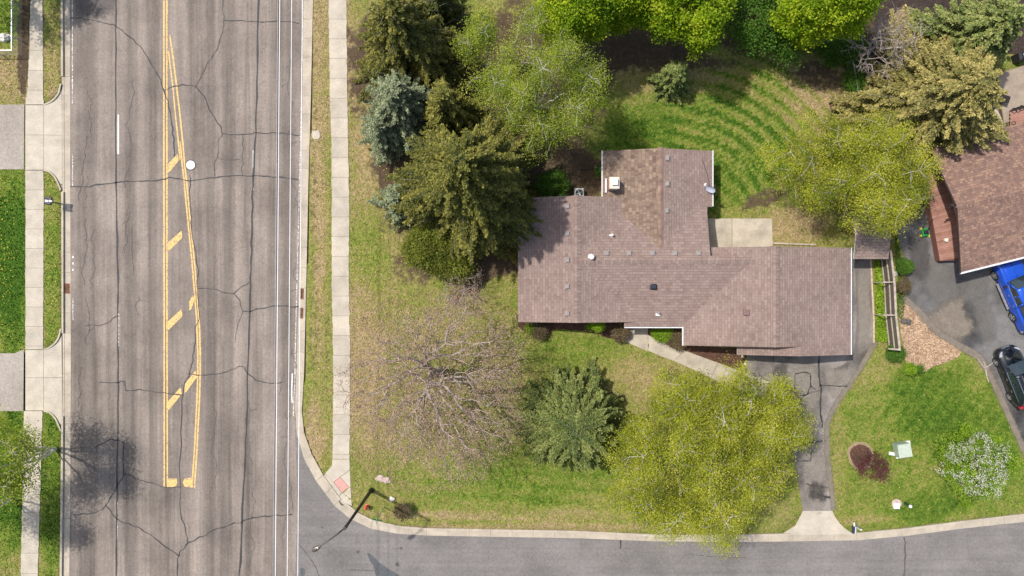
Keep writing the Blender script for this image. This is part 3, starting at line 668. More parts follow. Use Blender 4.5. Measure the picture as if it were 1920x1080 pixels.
# ------------------------------------------------------------------ grass tufts: one uncountable mesh
def tufts():
    N = 330000
    x = RNG.uniform(-40.5, 40.5, N); y = RNG.uniform(-23, 23, N)
    ex = PX([(609,-370),(617,0),(622,250),(623,540),(625,650),(624,860),(611,886),(650,940),(661,945),(659,900),(657,720),(655,360),(653,250),(650,0),(645,-370)])
    exs = [ex, PX([(60,0),(54,170),(50,197),(49,1080),(73,1080),(77,940),(82,770),(83,197),(82,0)]), PX([(-300,197),(50,197),(50,318),(-300,318)]), PX([(-300,664),(46,662),(46,770),(-300,770)]),
           PX([(960,590),(1172,590),(1173,637),(1095,621),(1040,617),(1015,632),(985,622)]), PX([(1172,600),(1290,600),(1290,650),(1400,660),(1390,697),(1440,715),(1432,745),(1380,728),(1300,693),(1173,640)]),
           PX([(1400,655),(1590,655),(1590,440),(1634,440),(1634,640),(1612,680),(1570,745),(1547,800),(1548,850),(1559,957),(1504,957),(1478,820),(1446,720)]), PX(ND),
           PX([(1684,560),(1700,568),(1752,624),(1800,660),(1770,680),(1715,696),(1700,688),(1686,610)]), PX([(1592,838),(1634,843),(1626,876),(1595,868)]), PX([(1325,410),(1446,410),(1448,470),(1325,470)]),
           PX([(975,385),(1145,385),(1145,295),(1322,295),(1322,470),(1590,470),(1590,650),(1285,640),(1285,600),(975,595)]), PX([(1610,-200),(2100,-200),(2100,120),(1740,120),(1612,150)]), PX([(1635,480),(1665,480),(1665,640),(1637,640)]), PX([(1845,200),(1990,100),(1990,300),(1850,268)]),
           PX(L_back+[(112,2200),(549,2200),(549,1272),(2300,1272)]+R_back[::-1])] + APR
    keep = np.ones(N, bool)
    for e in exs: keep &= ~pip(x, y, e)
    x, y = x[keep], y[keep]
    i = np.clip(np.searchsorted(xs, x)-1, 0, nxs-2); j = np.clip(np.searchsorted(ys, y)-1, 0, nys-2)
    A = {k: a[i, j] for k, a in ATT.items()}; k2 = RNG.random(len(x)) > A['soil']*1.1; x, y = x[k2], y[k2]; A = {k: a[k2] for k, a in A.items()}
    z = Z[i, j][k2]; n = len(x); th = RNG.uniform(0, math.pi, n); w_ = RNG.uniform(.03, .075, n); h = RNG.uniform(.03, .085, n)*(0.7+0.5*np.clip(A['lushd'], 0, 1))
    dx, dy = np.cos(th)*w_, np.sin(th)*w_; lx = RNG.uniform(-.06, .06, n); ly = RNG.uniform(-.06, .06, n)
    V = np.stack([np.stack([x-dx, y-dy, z-.01], 1), np.stack([x+dx, y+dy, z-.01], 1), np.stack([x+lx, y+ly, z+h], 1)], 1).reshape(-1, 3)
    o = fast_mesh('grass', V, np.arange(3*n).reshape(n, 3), M_ground, nper=3)
    for k, a in A.items():
        at = o.data.attributes.new(k, 'FLOAT', 'POINT'); at.data.foreach_set('value', np.repeat(a, 3).astype(np.float32))
    tag(o, 'short tufts of lawn grass across the yards and verges', 'grass', kind='stuff')
    # dandelions and pale petals in the verge lawns
    zones = [(0,30,330,655,130),(86,110,330,640,80),(0,40,110,190,40),(86,112,30,180,40),(1560,1900,700,980,120),(590,618,150,900,160),(660,760,250,560,150),(1140,1580,120,420,120),(900,1200,880,980,60)]
    px = []; py = []
    for x0, x1, y0, y1, c in zones: px += list(RNG.uniform(x0, x1, c)); py += list(RNG.uniform(y0, y1, c))
    px = np.array(px); py = np.array(py); X = (px-960)/S; Y = (540-py)/S; ok = np.ones(len(X), bool)
    for e in exs: ok &= ~pip(X, Y, e)
    X, Y = X[ok], Y[ok]; n = len(X); r = RNG.uniform(.018, .034, n); ang = np.arange(5)*2*math.pi/5
    V = np.stack([X[:, None]+np.cos(ang)*r[:, None], Y[:, None]+np.sin(ang)*r[:, None], np.full((n, 5), .21)], -1).reshape(-1, 3)
    o = fast_mesh('dandelions', V, np.arange(5*n).reshape(n, 5), plain('dandelion_yellow', (.62, .50, .06), .8), nper=5)
    tag(o, 'tiny yellow dandelion heads dotted through the lawns', 'dandelions', kind='stuff')
tufts()

# ------------------------------------------------------------------ trees
def tubes(paths_p0, paths_p1, r0, r1, n=5):
    """vectorised tapered prisms for skeleton edges"""
    p0 = np.asarray(paths_p0); p1 = np.asarray(paths_p1); d = p1-p0; L = np.linalg.norm(d, axis=1, keepdims=True)+1e-9; d = d/L
    ref = np.where(np.abs(d[:, 2:3]) > 0.9, np.array([[1., 0, 0]]), np.array([[0., 0, 1]])); a = np.cross(d, ref); a /= np.linalg.norm(a, axis=1, keepdims=True)+1e-9; b = np.cross(d, a)
    t = np.arange(n)*2*math.pi/n; ring = a[:, None, :]*np.cos(t)[None, :, None]+b[:, None, :]*np.sin(t)[None, :, None]
    V = np.concatenate([p0[:, None]+ring*np.asarray(r0)[:, None, None], p1[:, None]+ring*np.asarray(r1)[:, None, None]], 1).reshape(-1, 3)
    m = len(p0); base = (np.arange(m)*2*n)[:, None, None]; k = np.arange(n); q = np.stack([k, (k+1) % n, n+(k+1) % n, n+k], -1)[None]
    return V, (base+q).reshape(-1, 4)

def quads(C, size, up=0.5, aspect=1.0, rng=RNG, dirs=None):
    n = len(C); nrm = rng.normal(size=(n, 3)); nrm[:, 2] = np.abs(nrm[:, 2])+up; nrm /= np.linalg.norm(nrm, axis=1, keepdims=True)
    u = rng.normal(size=(n, 3)) if dirs is None else np.asarray(dirs)+rng.normal(size=(n, 3))*0.25
    u -= (u*nrm).sum(1, keepdims=True)*nrm; u /= np.linalg.norm(u, axis=1, keepdims=True)+1e-9; v = np.cross(nrm, u)
    s = (np.asarray(size)*np.ones(n))[:, None]
    V = np.stack([C-u*s*.5*aspect, C+v*s*.32, C+u*s*.5*aspect, C-v*s*.32], 1).reshape(-1, 3)
    return V, np.arange(4*n).reshape(n, 4)

def skeleton(base, trunk_top, pts, trunk_r, penal=0.45, step=0.55, wob=0.10, rng=RNG, power=0.5, stems=None, sag=0.0):
    base = np.array(base, float); nodes = []; par = []; plen = []
    stems = stems or [trunk_top]
    nodes.append(base); par.append(-1); plen.append(0.0)
    for tt in stems:
        tt = np.array(tt, float); L = np.linalg.norm(tt-base); n = max(3, int(L/step)); last = 0
        for i in range(1, n+1):
            t = i/n; p = base+(tt-base)*t+rng.normal(size=3)*0.05*np.array([1, 1, 0]); nodes.append(p); par.append(last); plen.append(plen[last]+L/n*0.25); last = len(nodes)-1
    NP = np.zeros((200000, 3)); NL = np.zeros(200000); c = len(nodes); NP[:c] = nodes; NL[:c] = plen; par = list(par)
    NL[0] = 50
    minz = base[2]+0.18*(np.max(pts[:, 2])-base[2])
    d0 = np.linalg.norm(pts-NP[1:c].mean(0), axis=1); order = np.argsort(d0)
    tips = []
    for k in order:
        p = pts[k]; d = NP[:c]-p; dist = np.sqrt((d*d).sum(1)); cost = dist+penal*NL[:c]+np.where(NP[:c, 2] > p[2]+0.4, 1.5, 0)+np.where(NP[:c, 2] < minz, 3, 0)
        j = int(np.argmin(cost)); D = dist[j]; n = max(1, int(D/step)); a = NP[j].copy(); last = j; side = rng.normal(size=3)*wob*D
        for i in range(1, n+1):
            t = i/n; q = a+(p-a)*t+side*math.sin(math.pi*t)+(rng.normal(size=3)*wob*0.3 if i < n else 0); q[2] -= sag*math.sin(math.pi*t)*D*-0.15
            NP[c] = q; NL[c] = NL[last]+np.linalg.norm(q-NP[last]); par.append(last); last = c; c += 1
        tips.append(last)
    cnt = np.zeros(c); cnt[tips] = 1
    for i in range(c-1, 0, -1): cnt[par[i]] += cnt[i]
    tot = cnt[0]; rad = trunk_r*(np.maximum(cnt, 1)/tot)**power
    par = np.array(par); e = np.arange(1, c)
    return NP[:c], par, rad, cnt, np.array(tips), e

def crown_pts(n, c, R_, Rz, rng, lobes=3, lob=0.18, shell=0.55, flat_bottom=-0.6, ell=1.0, rot=0.0):
    out = []; ph = rng.uniform(0, 6.28, 4)
    while len(out) < n:
        v = rng.normal(size=3); v /= np.linalg.norm(v)
        if v[2] < flat_bottom: continue
        r = shell+(1-shell)*rng.random()**0.6 if rng.random() < 0.75 else rng.random()**0.5
        th = math.atan2(v[1], v[0]); L = 1+lob*math.sin(lobes*th+ph[0])+lob*.6*math.sin((lobes*2+1)*th+ph[1])
        x, y = v[0]*r*R_*L*ell, v[1]*r*R_*L; out.append((c[0]+x*math.cos(rot)-y*math.sin(rot), c[1]+x*math.sin(rot)+y*math.cos(rot), c[2]+v[2]*r*Rz))
    return np.array(out)

def wood(skel, name, mat, parent, rmin=0.008, n=5, extra=None):
    NP, par, rad, cnt, tips, e = skel; r0 = np.maximum(rad[par[e]], rmin); r1 = np.maximum(rad[e], rmin); r0 = np.where(par[e] == 0, r0, np.minimum(r0, r1*1.6))
    V, F_ = tubes(NP[par[e]], NP[e], r0, r1, n); tn = np.repeat(np.clip(r0/.06, 0, 1), n)
    if extra is not None:
        a, b = extra; V2, F2 = tubes(a, b, np.full(len(a), rmin), np.full(len(a), rmin*.5), 3)
        F2 = F2+len(V); V = np.concatenate([V, V2]); F_ = np.concatenate([F_, F2]); tn = np.concatenate([tn, np.zeros(len(F2))])
    return fast_mesh(name, V, F_, mat, parent, tn, smooth=True)

def broadleaf(name, label, cat, px, py, rpx, hgt, bark, leaf, seed, group=None, tips=420, leaves=90, lsize=0.11, sig=0.34, trunk_r=0.16, nst=1, Rz=None, base_off=(0, 0), penal=.4,
              up=.6, power=.5, lob=.18, shell=.55, wob=.1, ell=1.0, rot=0, rmin=.008, extra_tw=0, lobes_n=0, tintv=(.5, .22), clumpy=0.22, fb=-0.6, crown='crown', trunk_z=None, edge_leaf=0.5):
    rng = np.random.default_rng(seed); hm = hgt*0.62; c = P(px, py, hm); k = (H-hm)/H/S; R_ = rpx*k; Rz = Rz or hgt*0.40
    base = Vector((c.x+base_off[0], c.y+base_off[1], 0.10)); t = thing(name, label, cat, base, group)
    pts = crown_pts(tips, c, R_, Rz, rng, lob=lob, shell=shell, ell=ell, rot=rot, flat_bottom=fb)
    lobec = None
    if lobes_n:      # several umbrella-shaped sub-crowns, each round its own leader
        lc = []; tries = 0
        while len(lc) < lobes_n and tries < 4000:
            tries += 1; a = rng.uniform(0, 6.28); q = R_*.74*math.sqrt(rng.random()) if len(lc) else 0.1; x, y = q*math.cos(a)*ell, q*math.sin(a); x, y = x*math.cos(rot)-y*math.sin(rot), x*math.sin(rot)+y*math.cos(rot)
            if all(math.hypot(x-u[0], y-u[1]) > R_*.40 for u in lc): lc.append((x, y, q/R_))
        pts = []; lobec = []
        for x, y, q in lc:
            lr = R_*rng.uniform(.30, .48); zt = hgt*(1-.30*q*q)-rng.uniform(0, .9); lobec.append((c.x+x, c.y+y, zt-.5))
            for _ in range(int(tips/len(lc))):
                a = rng.uniform(0, 6.28); u = rng.random()**.6; ra = lr*u*rng.uniform(.85, 1.12)*(1+.2*math.sin(3*a+x*5)); pts.append((c.x+x+ra*math.cos(a), c.y+y+ra*math.sin(a), zt-lr*(.85*u*u)-rng.random()**2*2.2-.1))
        pts = np.array(pts)
    pts[:, 2] = np.maximum(pts[:, 2], 0.9)
    tz = trunk_z or hgt*0.45
    stems = []
    for s_ in range(nst):
        a = 6.28*s_/nst+rng.uniform(-.4, .4); rr_ = 0 if nst == 1 else R_*0.42
        stems.append((base.x if nst == 1 else c.x+math.cos(a)*rr_, base.y if nst == 1 else c.y+math.sin(a)*rr_, tz if nst == 1 else hgt*0.72))
    if lobec: stems = lobec
    sk = skeleton(base, stems[0], pts, trunk_r, penal, rng=rng, stems=stems, power=power, wob=wob)
    NP, par, rad, cnt, tp, e = sk
    # leaf clusters on the twigs
    thin = e[cnt[e] <= 3]; C = [NP[tp]]; 
    mid = NP[thin]*(.5)+NP[par[thin]]*.5; sel = rng.random(len(mid)) < edge_leaf; C.append(mid[sel]); C = np.concatenate(C)
    per = int(leaves*tips/len(C)); ctint = rng.normal(tintv[0], clumpy*.6, len(C))
    pos = np.repeat(C, per, 0)+rng.normal(size=(len(C)*per, 3))*sig*np.array([1, 1, .7]); tint = np.clip(np.repeat(ctint, per)+rng.normal(0, tintv[1]*.6, len(pos)), 0, 1)
    if lobes_n: pos[:, 2] -= .30*rng.random(len(pos))+.06
    ok = pos[:, 2] > 0.35; pos = pos[ok]; tint = tint[ok]
    V, F_ = quads(pos, lsize*rng.uniform(.6, 1.3, len(pos)), up=up, rng=rng, aspect=1.1)
    if len(pos): fast_mesh(crown, V, F_, leaf, t, tint)
    ext = None
    if extra_tw:
        idx = rng.integers(0, len(C), extra_tw); d = rng.normal(size=(extra_tw, 3))*np.array([1, 1, .6]); d /= np.linalg.norm(d, axis=1, keepdims=True); a = C[idx]; b = a+d*rng.uniform(.25, .8, (extra_tw, 1))
        ext = (a, b)
    wood(sk, 'trunk', bark, t, rmin, extra=ext)
    return t

def spruce(name, label, px, py, rpx, hgt, leaf, seed, group=None, hbase=1.0, dens=1.0, bark=None, tip=0.25, shape=0.85, cat='spruce', tuft=0.20, cone_top=.06, trunk_r=.2, droop=.22, dead=0, clump=1.0, lobk=1.0):
    """px, py: where the trunk meets the ground (photo pixels)"""
    rng = np.random.default_rng(seed); b0 = P(px, py, 0); k0 = (H-1.8)/H/S; R_ = rpx*k0; t = thing(name, label, cat, (b0.x, b0.y, .1), group)
    B0 = []; B1 = []; r0 = []; r1 = []; pos = []; dirs = []; tint = []; size = []
    zs = np.linspace(0, hgt, 12); 
    for a, b in zip(zs, zs[1:]): B0.append((b0.x, b0.y, a)); B1.append((b0.x, b0.y, b)); r0.append(max(.02, trunk_r*(1-a/hgt))); r1.append(max(.015, trunk_r*(1-b/hgt)))
    z = hbase; wh = 0; azw = rng.uniform(0, 6.28, 3)
    while z < hgt-0.25:
        f = (hgt-z)/(hgt-hbase); L0 = R_*(cone_top+(1-cone_top)*f**shape); nb = max(6, int(6+L0*2.5*dens**.5)); a0 = rng.uniform(0, 6.28)
        for q in range(nb):
            az = a0+6.283*q/nb+rng.normal(0, .13); lob = 1+.15*lobk*math.sin(3*az+azw[0]+z*.3)+.12*lobk*math.sin(5*az+azw[1]-z*.4)+.07*math.sin(9*az+azw[2]+z)
            L = L0*lob*rng.uniform(.60, 1.14)
            if L < .15: continue
            ca, sa = math.cos(az), math.sin(az); zz = z+rng.uniform(-.15, .15); n = max(3, int(L/.42)); prev = np.array([b0.x, b0.y, zz]); br_t = rng.normal(0, .13)
            for i in range(1, n+1):
                u = i/n; rad_ = L*u; zc_ = zz+L*(.10*u-droop*u*u*1.6+.16*u**4)*(0.6+.6*f); p = np.array([b0.x+ca*rad_, b0.y+sa*rad_, max(.25, zc_)])
                B0.append(prev); B1.append(p); r0.append(.035*(1-u*.8)*(.5+L/4)); r1.append(.03*(1-u*.9)*(.5+L/4)+.004); d = (p-prev); seg = np.linalg.norm(d); d = d/seg; 
                if u > .18:
                    m_ = max(2, int(seg/.085*dens)); w_ = .12+.30*L*(1-u)**.8*min(1, u*3)*.8; w_ = min(w_, .85)
                    for side in (-1, 1):
                        tt = rng.random(m_); sp = rng.uniform(.5, 1.0, m_); pl = prev+(p-prev)*tt[:, None]; perp = np.array([-sa, ca, 0])*side; fw = np.array([ca, sa, -.12])
                        dd = perp*.72+fw*.62; ln = (w_*sp)[:, None]
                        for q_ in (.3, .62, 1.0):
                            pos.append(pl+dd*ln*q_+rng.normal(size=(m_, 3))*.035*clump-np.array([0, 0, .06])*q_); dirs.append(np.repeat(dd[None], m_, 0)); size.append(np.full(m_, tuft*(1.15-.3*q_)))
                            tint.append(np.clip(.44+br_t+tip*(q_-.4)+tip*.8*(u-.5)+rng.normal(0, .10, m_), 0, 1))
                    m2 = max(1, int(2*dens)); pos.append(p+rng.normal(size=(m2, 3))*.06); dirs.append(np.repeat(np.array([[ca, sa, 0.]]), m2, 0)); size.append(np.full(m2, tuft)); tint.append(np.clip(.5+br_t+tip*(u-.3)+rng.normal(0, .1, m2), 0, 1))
                prev = p
        z += (.30+.16*rng.random())*(.7+.5*f)/max(.7, dens**.5)
    m_ = 14; pos.append(np.array([b0.x, b0.y, hgt-.1])+rng.normal(size=(m_, 3))*.12); dirs.append(rng.normal(size=(m_, 3))); size.append(np.full(m_, tuft)); tint.append(np.full(m_, .6))
    V, F_ = tubes(B0, B1, r0, r1, 5); tn = np.full(len(F_), .3)
    if dead:
        idx = rng.integers(0, len(B0), dead); a = np.array(B1)[idx]; d = rng.normal(size=(dead, 3))*np.array([1, 1, .4]); d /= np.linalg.norm(d, axis=1, keepdims=True); b = a+d*rng.uniform(.4, 1.3, (dead, 1))
        V2, F2 = tubes(a, b, np.full(dead, .014), np.full(dead, .006), 3); F2 = F2+len(V); V = np.concatenate([V, V2]); F_ = np.concatenate([F_, F2]); tn = np.concatenate([tn, np.ones(len(F2))])
    fast_mesh('trunk', V, F_, bark or M_sprbark, t, tn, smooth=True)
    pos = np.concatenate(pos); dirs = np.concatenate(dirs); size = np.concatenate(size); tint = np.concatenate(tint)
    pos[:, 2] = np.maximum(pos[:, 2], .2)
    V, F_ = quads(pos, size*rng.uniform(.7, 1.25, len(pos)), up=.8, aspect=1.2, rng=rng, dirs=dirs)
    fast_mesh('crown', V, F_, leaf, t, tint)
    return t

def barkmat(name, thin, thick, scale=6):
    g = NG(name); t = g.attr('tint'); n = g.noise(g.tc(), scale, 4, .7)
    c = g.ramp(t, [(0.0, thin), (.35, tuple((a+b)/2 for a, b in zip(thin, thick))), (.9, thick)]); g.col(g.mix(1, c, g.ramp(n, [(.3, .7), (.7, 1.2)]), 'MULTIPLY')); g.rough(.9); return g.m
M_barkd = barkmat('dark_bark', (.10, .075, .055), (.075, .06, .045))
M_sprbark = barkmat('spruce_bark', (.06, .045, .035), (.30, .26, .22))
M_deadw = plain('grey_dead_wood', (.30, .25, .22), .9, var=.2)
M_birch = barkmat('birch_bark', (.21, .18, .12), (.64, .61, .56))
M_budbark = barkmat('pale_grey_bark', (.17, .115, .09), (.36, .30, .25), 2.5)
M_ashbark = plain('ash_bark', (.33, .27, .24), .9, var=.3, scale=4)
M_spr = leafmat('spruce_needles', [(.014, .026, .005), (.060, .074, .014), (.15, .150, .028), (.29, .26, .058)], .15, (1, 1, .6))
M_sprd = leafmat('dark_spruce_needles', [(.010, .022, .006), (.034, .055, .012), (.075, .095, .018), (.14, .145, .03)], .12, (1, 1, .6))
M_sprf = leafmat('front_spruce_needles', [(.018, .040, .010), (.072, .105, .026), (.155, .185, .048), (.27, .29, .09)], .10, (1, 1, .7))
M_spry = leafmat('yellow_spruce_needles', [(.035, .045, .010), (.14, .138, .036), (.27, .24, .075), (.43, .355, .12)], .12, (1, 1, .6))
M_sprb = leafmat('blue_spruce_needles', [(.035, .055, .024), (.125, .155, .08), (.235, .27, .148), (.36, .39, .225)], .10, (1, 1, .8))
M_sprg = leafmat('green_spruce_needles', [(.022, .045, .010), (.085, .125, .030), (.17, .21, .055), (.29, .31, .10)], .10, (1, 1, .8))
M_bleaf = leafmat('birch_leaves', [(.05, .08, .008), (.20, .235, .018), (.40, .42, .034), (.56, .52, .085)], .42)
M_bleafg = leafmat('young_birch_leaves', [(.07, .12, .012), (.175, .245, .022), (.31, .37, .036), (.44, .45, .08)], .40)
M_maple = leafmat('maple_leaves', [(.05, .115, .004), (.13, .23, .005), (.27, .37, .010), (.46, .50, .03)], .42)
M_olive = leafmat('olive_evergreen_leaves', [(.03, .05, .006), (.095, .12, .014), (.18, .20, .026), (.29, .29, .05)], .25)
M_bush = leafmat('bush_leaves', [(.02, .05, .005), (.05, .12, .012), (.10, .20, .02), (.18, .28, .05)], .3)
M_lime = leafmat('lime_leaves', [(.05, .10, .006), (.13, .24, .012), (.25, .38, .02), (.42, .50, .08)], .35)
M_bud = leafmat('pink_tan_buds', [(.20, .12, .085), (.35, .225, .16), (.50, .345, .245), (.60, .46, .31)], .25, (1, .9, .8))
M_red = leafmat('dark_red_leaves', [(.025, .006, .008), (.07, .016, .018), (.13, .035, .035), (.20, .07, .055)], .2, (1.2, .6, .6))
M_flow = leafmat('white_blossom', [(.34, .38, .24), (.52, .51, .42), (.66, .61, .56), (.78, .75, .70)], .3, (1, 1, 1))
M_brn = leafmat('brown_twiggy_leaves', [(.05, .035, .02), (.11, .08, .045), (.17, .13, .065), (.25, .20, .09)], .2, (1, 1, .8))

# --- conifers
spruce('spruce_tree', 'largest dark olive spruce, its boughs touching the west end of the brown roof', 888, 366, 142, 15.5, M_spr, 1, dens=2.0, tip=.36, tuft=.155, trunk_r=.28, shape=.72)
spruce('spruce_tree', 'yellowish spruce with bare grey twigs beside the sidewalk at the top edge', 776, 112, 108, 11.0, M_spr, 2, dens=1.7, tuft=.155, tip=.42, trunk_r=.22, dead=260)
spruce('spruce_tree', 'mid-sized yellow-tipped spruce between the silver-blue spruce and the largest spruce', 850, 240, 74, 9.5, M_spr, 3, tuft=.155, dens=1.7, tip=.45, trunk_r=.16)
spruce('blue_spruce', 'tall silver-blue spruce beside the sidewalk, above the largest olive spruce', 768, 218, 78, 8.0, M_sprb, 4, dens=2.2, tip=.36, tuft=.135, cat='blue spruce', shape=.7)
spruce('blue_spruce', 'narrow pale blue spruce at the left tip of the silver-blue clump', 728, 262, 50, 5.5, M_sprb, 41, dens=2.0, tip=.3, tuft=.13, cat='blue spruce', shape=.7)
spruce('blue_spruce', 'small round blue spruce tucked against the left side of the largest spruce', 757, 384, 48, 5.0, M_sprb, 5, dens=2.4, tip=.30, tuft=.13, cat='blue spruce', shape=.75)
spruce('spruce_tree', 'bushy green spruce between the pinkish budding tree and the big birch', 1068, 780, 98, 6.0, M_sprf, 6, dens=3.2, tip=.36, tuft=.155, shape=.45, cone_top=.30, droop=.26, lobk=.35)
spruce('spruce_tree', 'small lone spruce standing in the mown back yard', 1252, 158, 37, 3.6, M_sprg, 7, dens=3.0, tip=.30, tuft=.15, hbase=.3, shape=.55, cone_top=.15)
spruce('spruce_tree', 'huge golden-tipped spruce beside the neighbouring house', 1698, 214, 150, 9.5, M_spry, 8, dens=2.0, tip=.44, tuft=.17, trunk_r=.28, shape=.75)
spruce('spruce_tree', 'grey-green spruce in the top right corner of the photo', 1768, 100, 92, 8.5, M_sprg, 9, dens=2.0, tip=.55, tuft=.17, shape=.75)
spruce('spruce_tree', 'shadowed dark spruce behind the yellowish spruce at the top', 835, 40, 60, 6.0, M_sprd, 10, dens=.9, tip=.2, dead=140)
# --- broadleaves
mp = dict(leaves=170, lsize=.17, sig=.30, up=.9, tintv=(.56, .25), clumpy=.26, edge_leaf=.3, trunk_r=.2)
broadleaf('maple_tree', 'bright yellow-green maple at the top edge, first right of the birch', 'maple', 1085, -8, 84, 10, M_barkd, M_maple, 20, tips=300, **mp)
broadleaf('maple_tree', 'bright green maple at the top edge above the lone small spruce', 'maple', 1282, -6, 84, 10, M_barkd, M_maple, 21, tips=300, **mp)
broadleaf('maple_tree', 'small bright maple at the top edge between its two larger neighbours', 'maple', 1185, -4, 52, 8, M_barkd, M_maple, 24, tips=130, **mp)
broadleaf('maple_tree', 'yellow-green maple at the top edge beside the bare grey tree', 'maple', 1552, -12, 84, 10, M_barkd, M_maple, 22, tips=280, **mp)
broadleaf('shrub_tree', 'dark green shrubby tree along the rear wire fence', 'tree', 1452, 28, 72, 4.5, M_barkd, M_bush, 23, tips=230, leaves=110, lsize=.15, sig=.4, trunk_r=.1, Rz=1.9, ell=1.35)
br = dict(bark=M_birch, penal=.50, power=.47, nst=3, tintv=(.54, .15), clumpy=.40, up=.9, rmin=.014)
broadleaf('birch_tree', 'airy light green birch with white limbs left of the mown back yard', 'birch', 1012, 155, 134, 11, leaf=M_bleafg, seed=30, tips=380, leaves=120, lsize=.088, sig=.31, trunk_r=.15, extra_tw=500, lobes_n=8, **br)
broadleaf('birch_tree', 'small pale birch between the large airy birch and the olive spruces', 'birch', 912, 85, 56, 8, leaf=M_bleafg, seed=31, tips=100, leaves=75, lsize=.105, sig=.34, trunk_r=.1, extra_tw=160, lobes_n=3, **br)
broadleaf('birch_tree', 'broad yellow-green birch beside the neighbouring red deck', 'birch', 1606, 338, 134, 9.5, leaf=M_bleaf, seed=32, tips=480, leaves=195, lsize=.088, sig=.32, trunk_r=.18, extra_tw=600, lobes_n=9, ell=1.12, **br)
broadleaf('birch_tree', 'great spreading yellow-green birch over the front lawn and street kerb', 'birch', 1318, 868, 172, 10.5, leaf=M_bleaf, seed=33, tips=700, leaves=185, lsize=.088, sig=.31, trunk_r=.20, extra_tw=800, lobes_n=10, ell=1.05, **br)
broadleaf('birch_tree', 'second yellow-green birch leaning over the cracked driveway', 'birch', 1414, 806, 108, 9.5, leaf=M_bleaf, seed=34, tips=300, leaves=195, lsize=.088, sig=.32, trunk_r=.16, extra_tw=400, lobes_n=6, **br)
broadleaf('birch_tree', 'leafy tree overhanging the left sidewalk beside the wide road', 'birch', 0, 878, 80, 9.5, leaf=M_bleafg, seed=35, tips=230, leaves=65, lsize=.12, sig=.45, trunk_r=.15, extra_tw=200, lobes_n=5, **br)
broadleaf('birch_tree', 'loose leafy tree just outside the lower left corner shading the road', 'birch', -95, 985, 84, 9.5, leaf=M_bleafg, seed=36, tips=170, leaves=55, lsize=.12, sig=.4, trunk_r=.15, extra_tw=100, lobes_n=4, **br)
broadleaf('maple_tree', 'maple just beyond the top left corner shading the road', 'maple', -110, -150, 110, 10, M_barkd, M_maple, 25, tips=140, **{**mp, 'leaves': 100})
broadleaf('budding_tree', 'nearly bare tree with pinkish tan buds beside the sidewalk', 'tree', 826, 722, 176, 9.5, M_budbark, M_bud, 40, tips=1350, leaves=17, lsize=.085, sig=.28, trunk_r=.36, nst=1, penal=.36, power=.48, up=.3, lob=.10, shell=.35, rmin=.009, extra_tw=1300, fb=-.3, base_off=(-.55, .35), trunk_z=2.4, clumpy=.3, crown='buds', wob=.13)
broadleaf('bare_tree', 'leafless grey tree sprawling over the sandy pad at the top right', 'tree', 1655, 78, 62, 6.5, M_ashbark, M_bud, 41, tips=300, leaves=0, lsize=.06, sig=.2, trunk_r=.15, penal=.4, up=.3, rmin=.012, extra_tw=500, ell=1.2, crown='buds', shell=.3)
broadleaf('young_bud_tree', 'small pink-budded twiggy tree below the largest spruce', 'tree', 868, 545, 44, 3.5, M_deadw, M_bud, 42, tips=110, leaves=8, lsize=.07, sig=.2, trunk_r=.05, rmin=.008, extra_tw=200)
broadleaf('red_leaf_tree', 'small dark red ornamental tree in a round mulch ring', 'tree', 1640, 876, 26, 3.0, M_barkd, M_red, 43, tips=130, leaves=17, lsize=.09, sig=.16, trunk_r=.05, Rz=1.2, extra_tw=150, base_off=(-.45, .35), clumpy=.25)
ft = broadleaf('flowering_tree', 'round white-blossomed tree in the bright green front lawn', 'tree', 1829, 872, 66, 3.6, M_barkd, M_lime, 44, tips=300, leaves=50, lsize=.10, sig=.20, trunk_r=.09, Rz=1.5, fb=-.4, shell=.5)
rg = np.random.default_rng(77); pp = crown_pts(240, P(1829, 872, 2.4), 60*(H-2.4)/H/S, 1.5, rg, shell=.8, flat_bottom=.0)
pos = np.repeat(pp, 18, 0)+rg.normal(size=(240*18, 3))*.11; V_, F_ = quads(pos, .085*rg.uniform(.6, 1.2, len(pos)), up=1.0, rng=rg); fast_mesh('blossom', V_, F_, M_flow, ft, rg.random(len(F_)))

def shrub(name, label, px, py, rpx, hgt, leaf, seed, cat='shrub', leaves=60, lsize=.08, tips=70, sig=.12, group=None, ell=1.0, tr=.03, rot=0):
    return broadleaf(name, label, cat, px, py, rpx, hgt, M_barkd, leaf, seed, group=group, tips=tips, leaves=leaves, lsize=lsize, sig=sig, trunk_r=tr, Rz=hgt*.42, trunk_z=hgt*.3, lob=.08, shell=.6, fb=-.3, ell=ell, rmin=.005, rot=rot)
shrub('evergreen_shrub', 'yellowish olive shrub at the lower left foot of the largest spruce', 806, 466, 46, 3.6, M_olive, 50, leaves=130, lsize=.12, tips=130, sig=.25, tr=.06)
shrub('evergreen_shrub', 'olive shrub right of the yellowish one below the largest spruce', 858, 484, 42, 3.0, M_olive, 501, leaves=110, lsize=.12, tips=90, sig=.25, tr=.06)
shrub('evergreen_shrub', 'deep green shrub behind the air conditioner', 1036, 350, 28, 1.8, M_bush, 51, leaves=110, lsize=.1, tips=80, sig=.16)
shrub('garden_shrub', 'brownish twiggy shrub at the west corner of the front mulch bed', 1009, 620, 15, 1.0, M_brn, 52, leaves=70)
shrub('garden_shrub', 'small lime green shrub at the west end of the front bed', 995, 617, 8, .7, M_lime, 53, tips=30, leaves=40)
shrub('garden_shrub', 'olive shrub at the edge of the lawn by the front walk', 1161, 625, 13, .9, M_brn, 54, leaves=90)
shrub('garden_shrub', 'rounded bright green shrub under the front gutter', 1240, 622, 17, .9, M_lime, 55, leaves=120, ell=1.05)
shrub('garden_shrub', 'low brown-green shrub wedged beside the garage wall', 1268, 636, 17, .9, M_brn, 56, leaves=110)
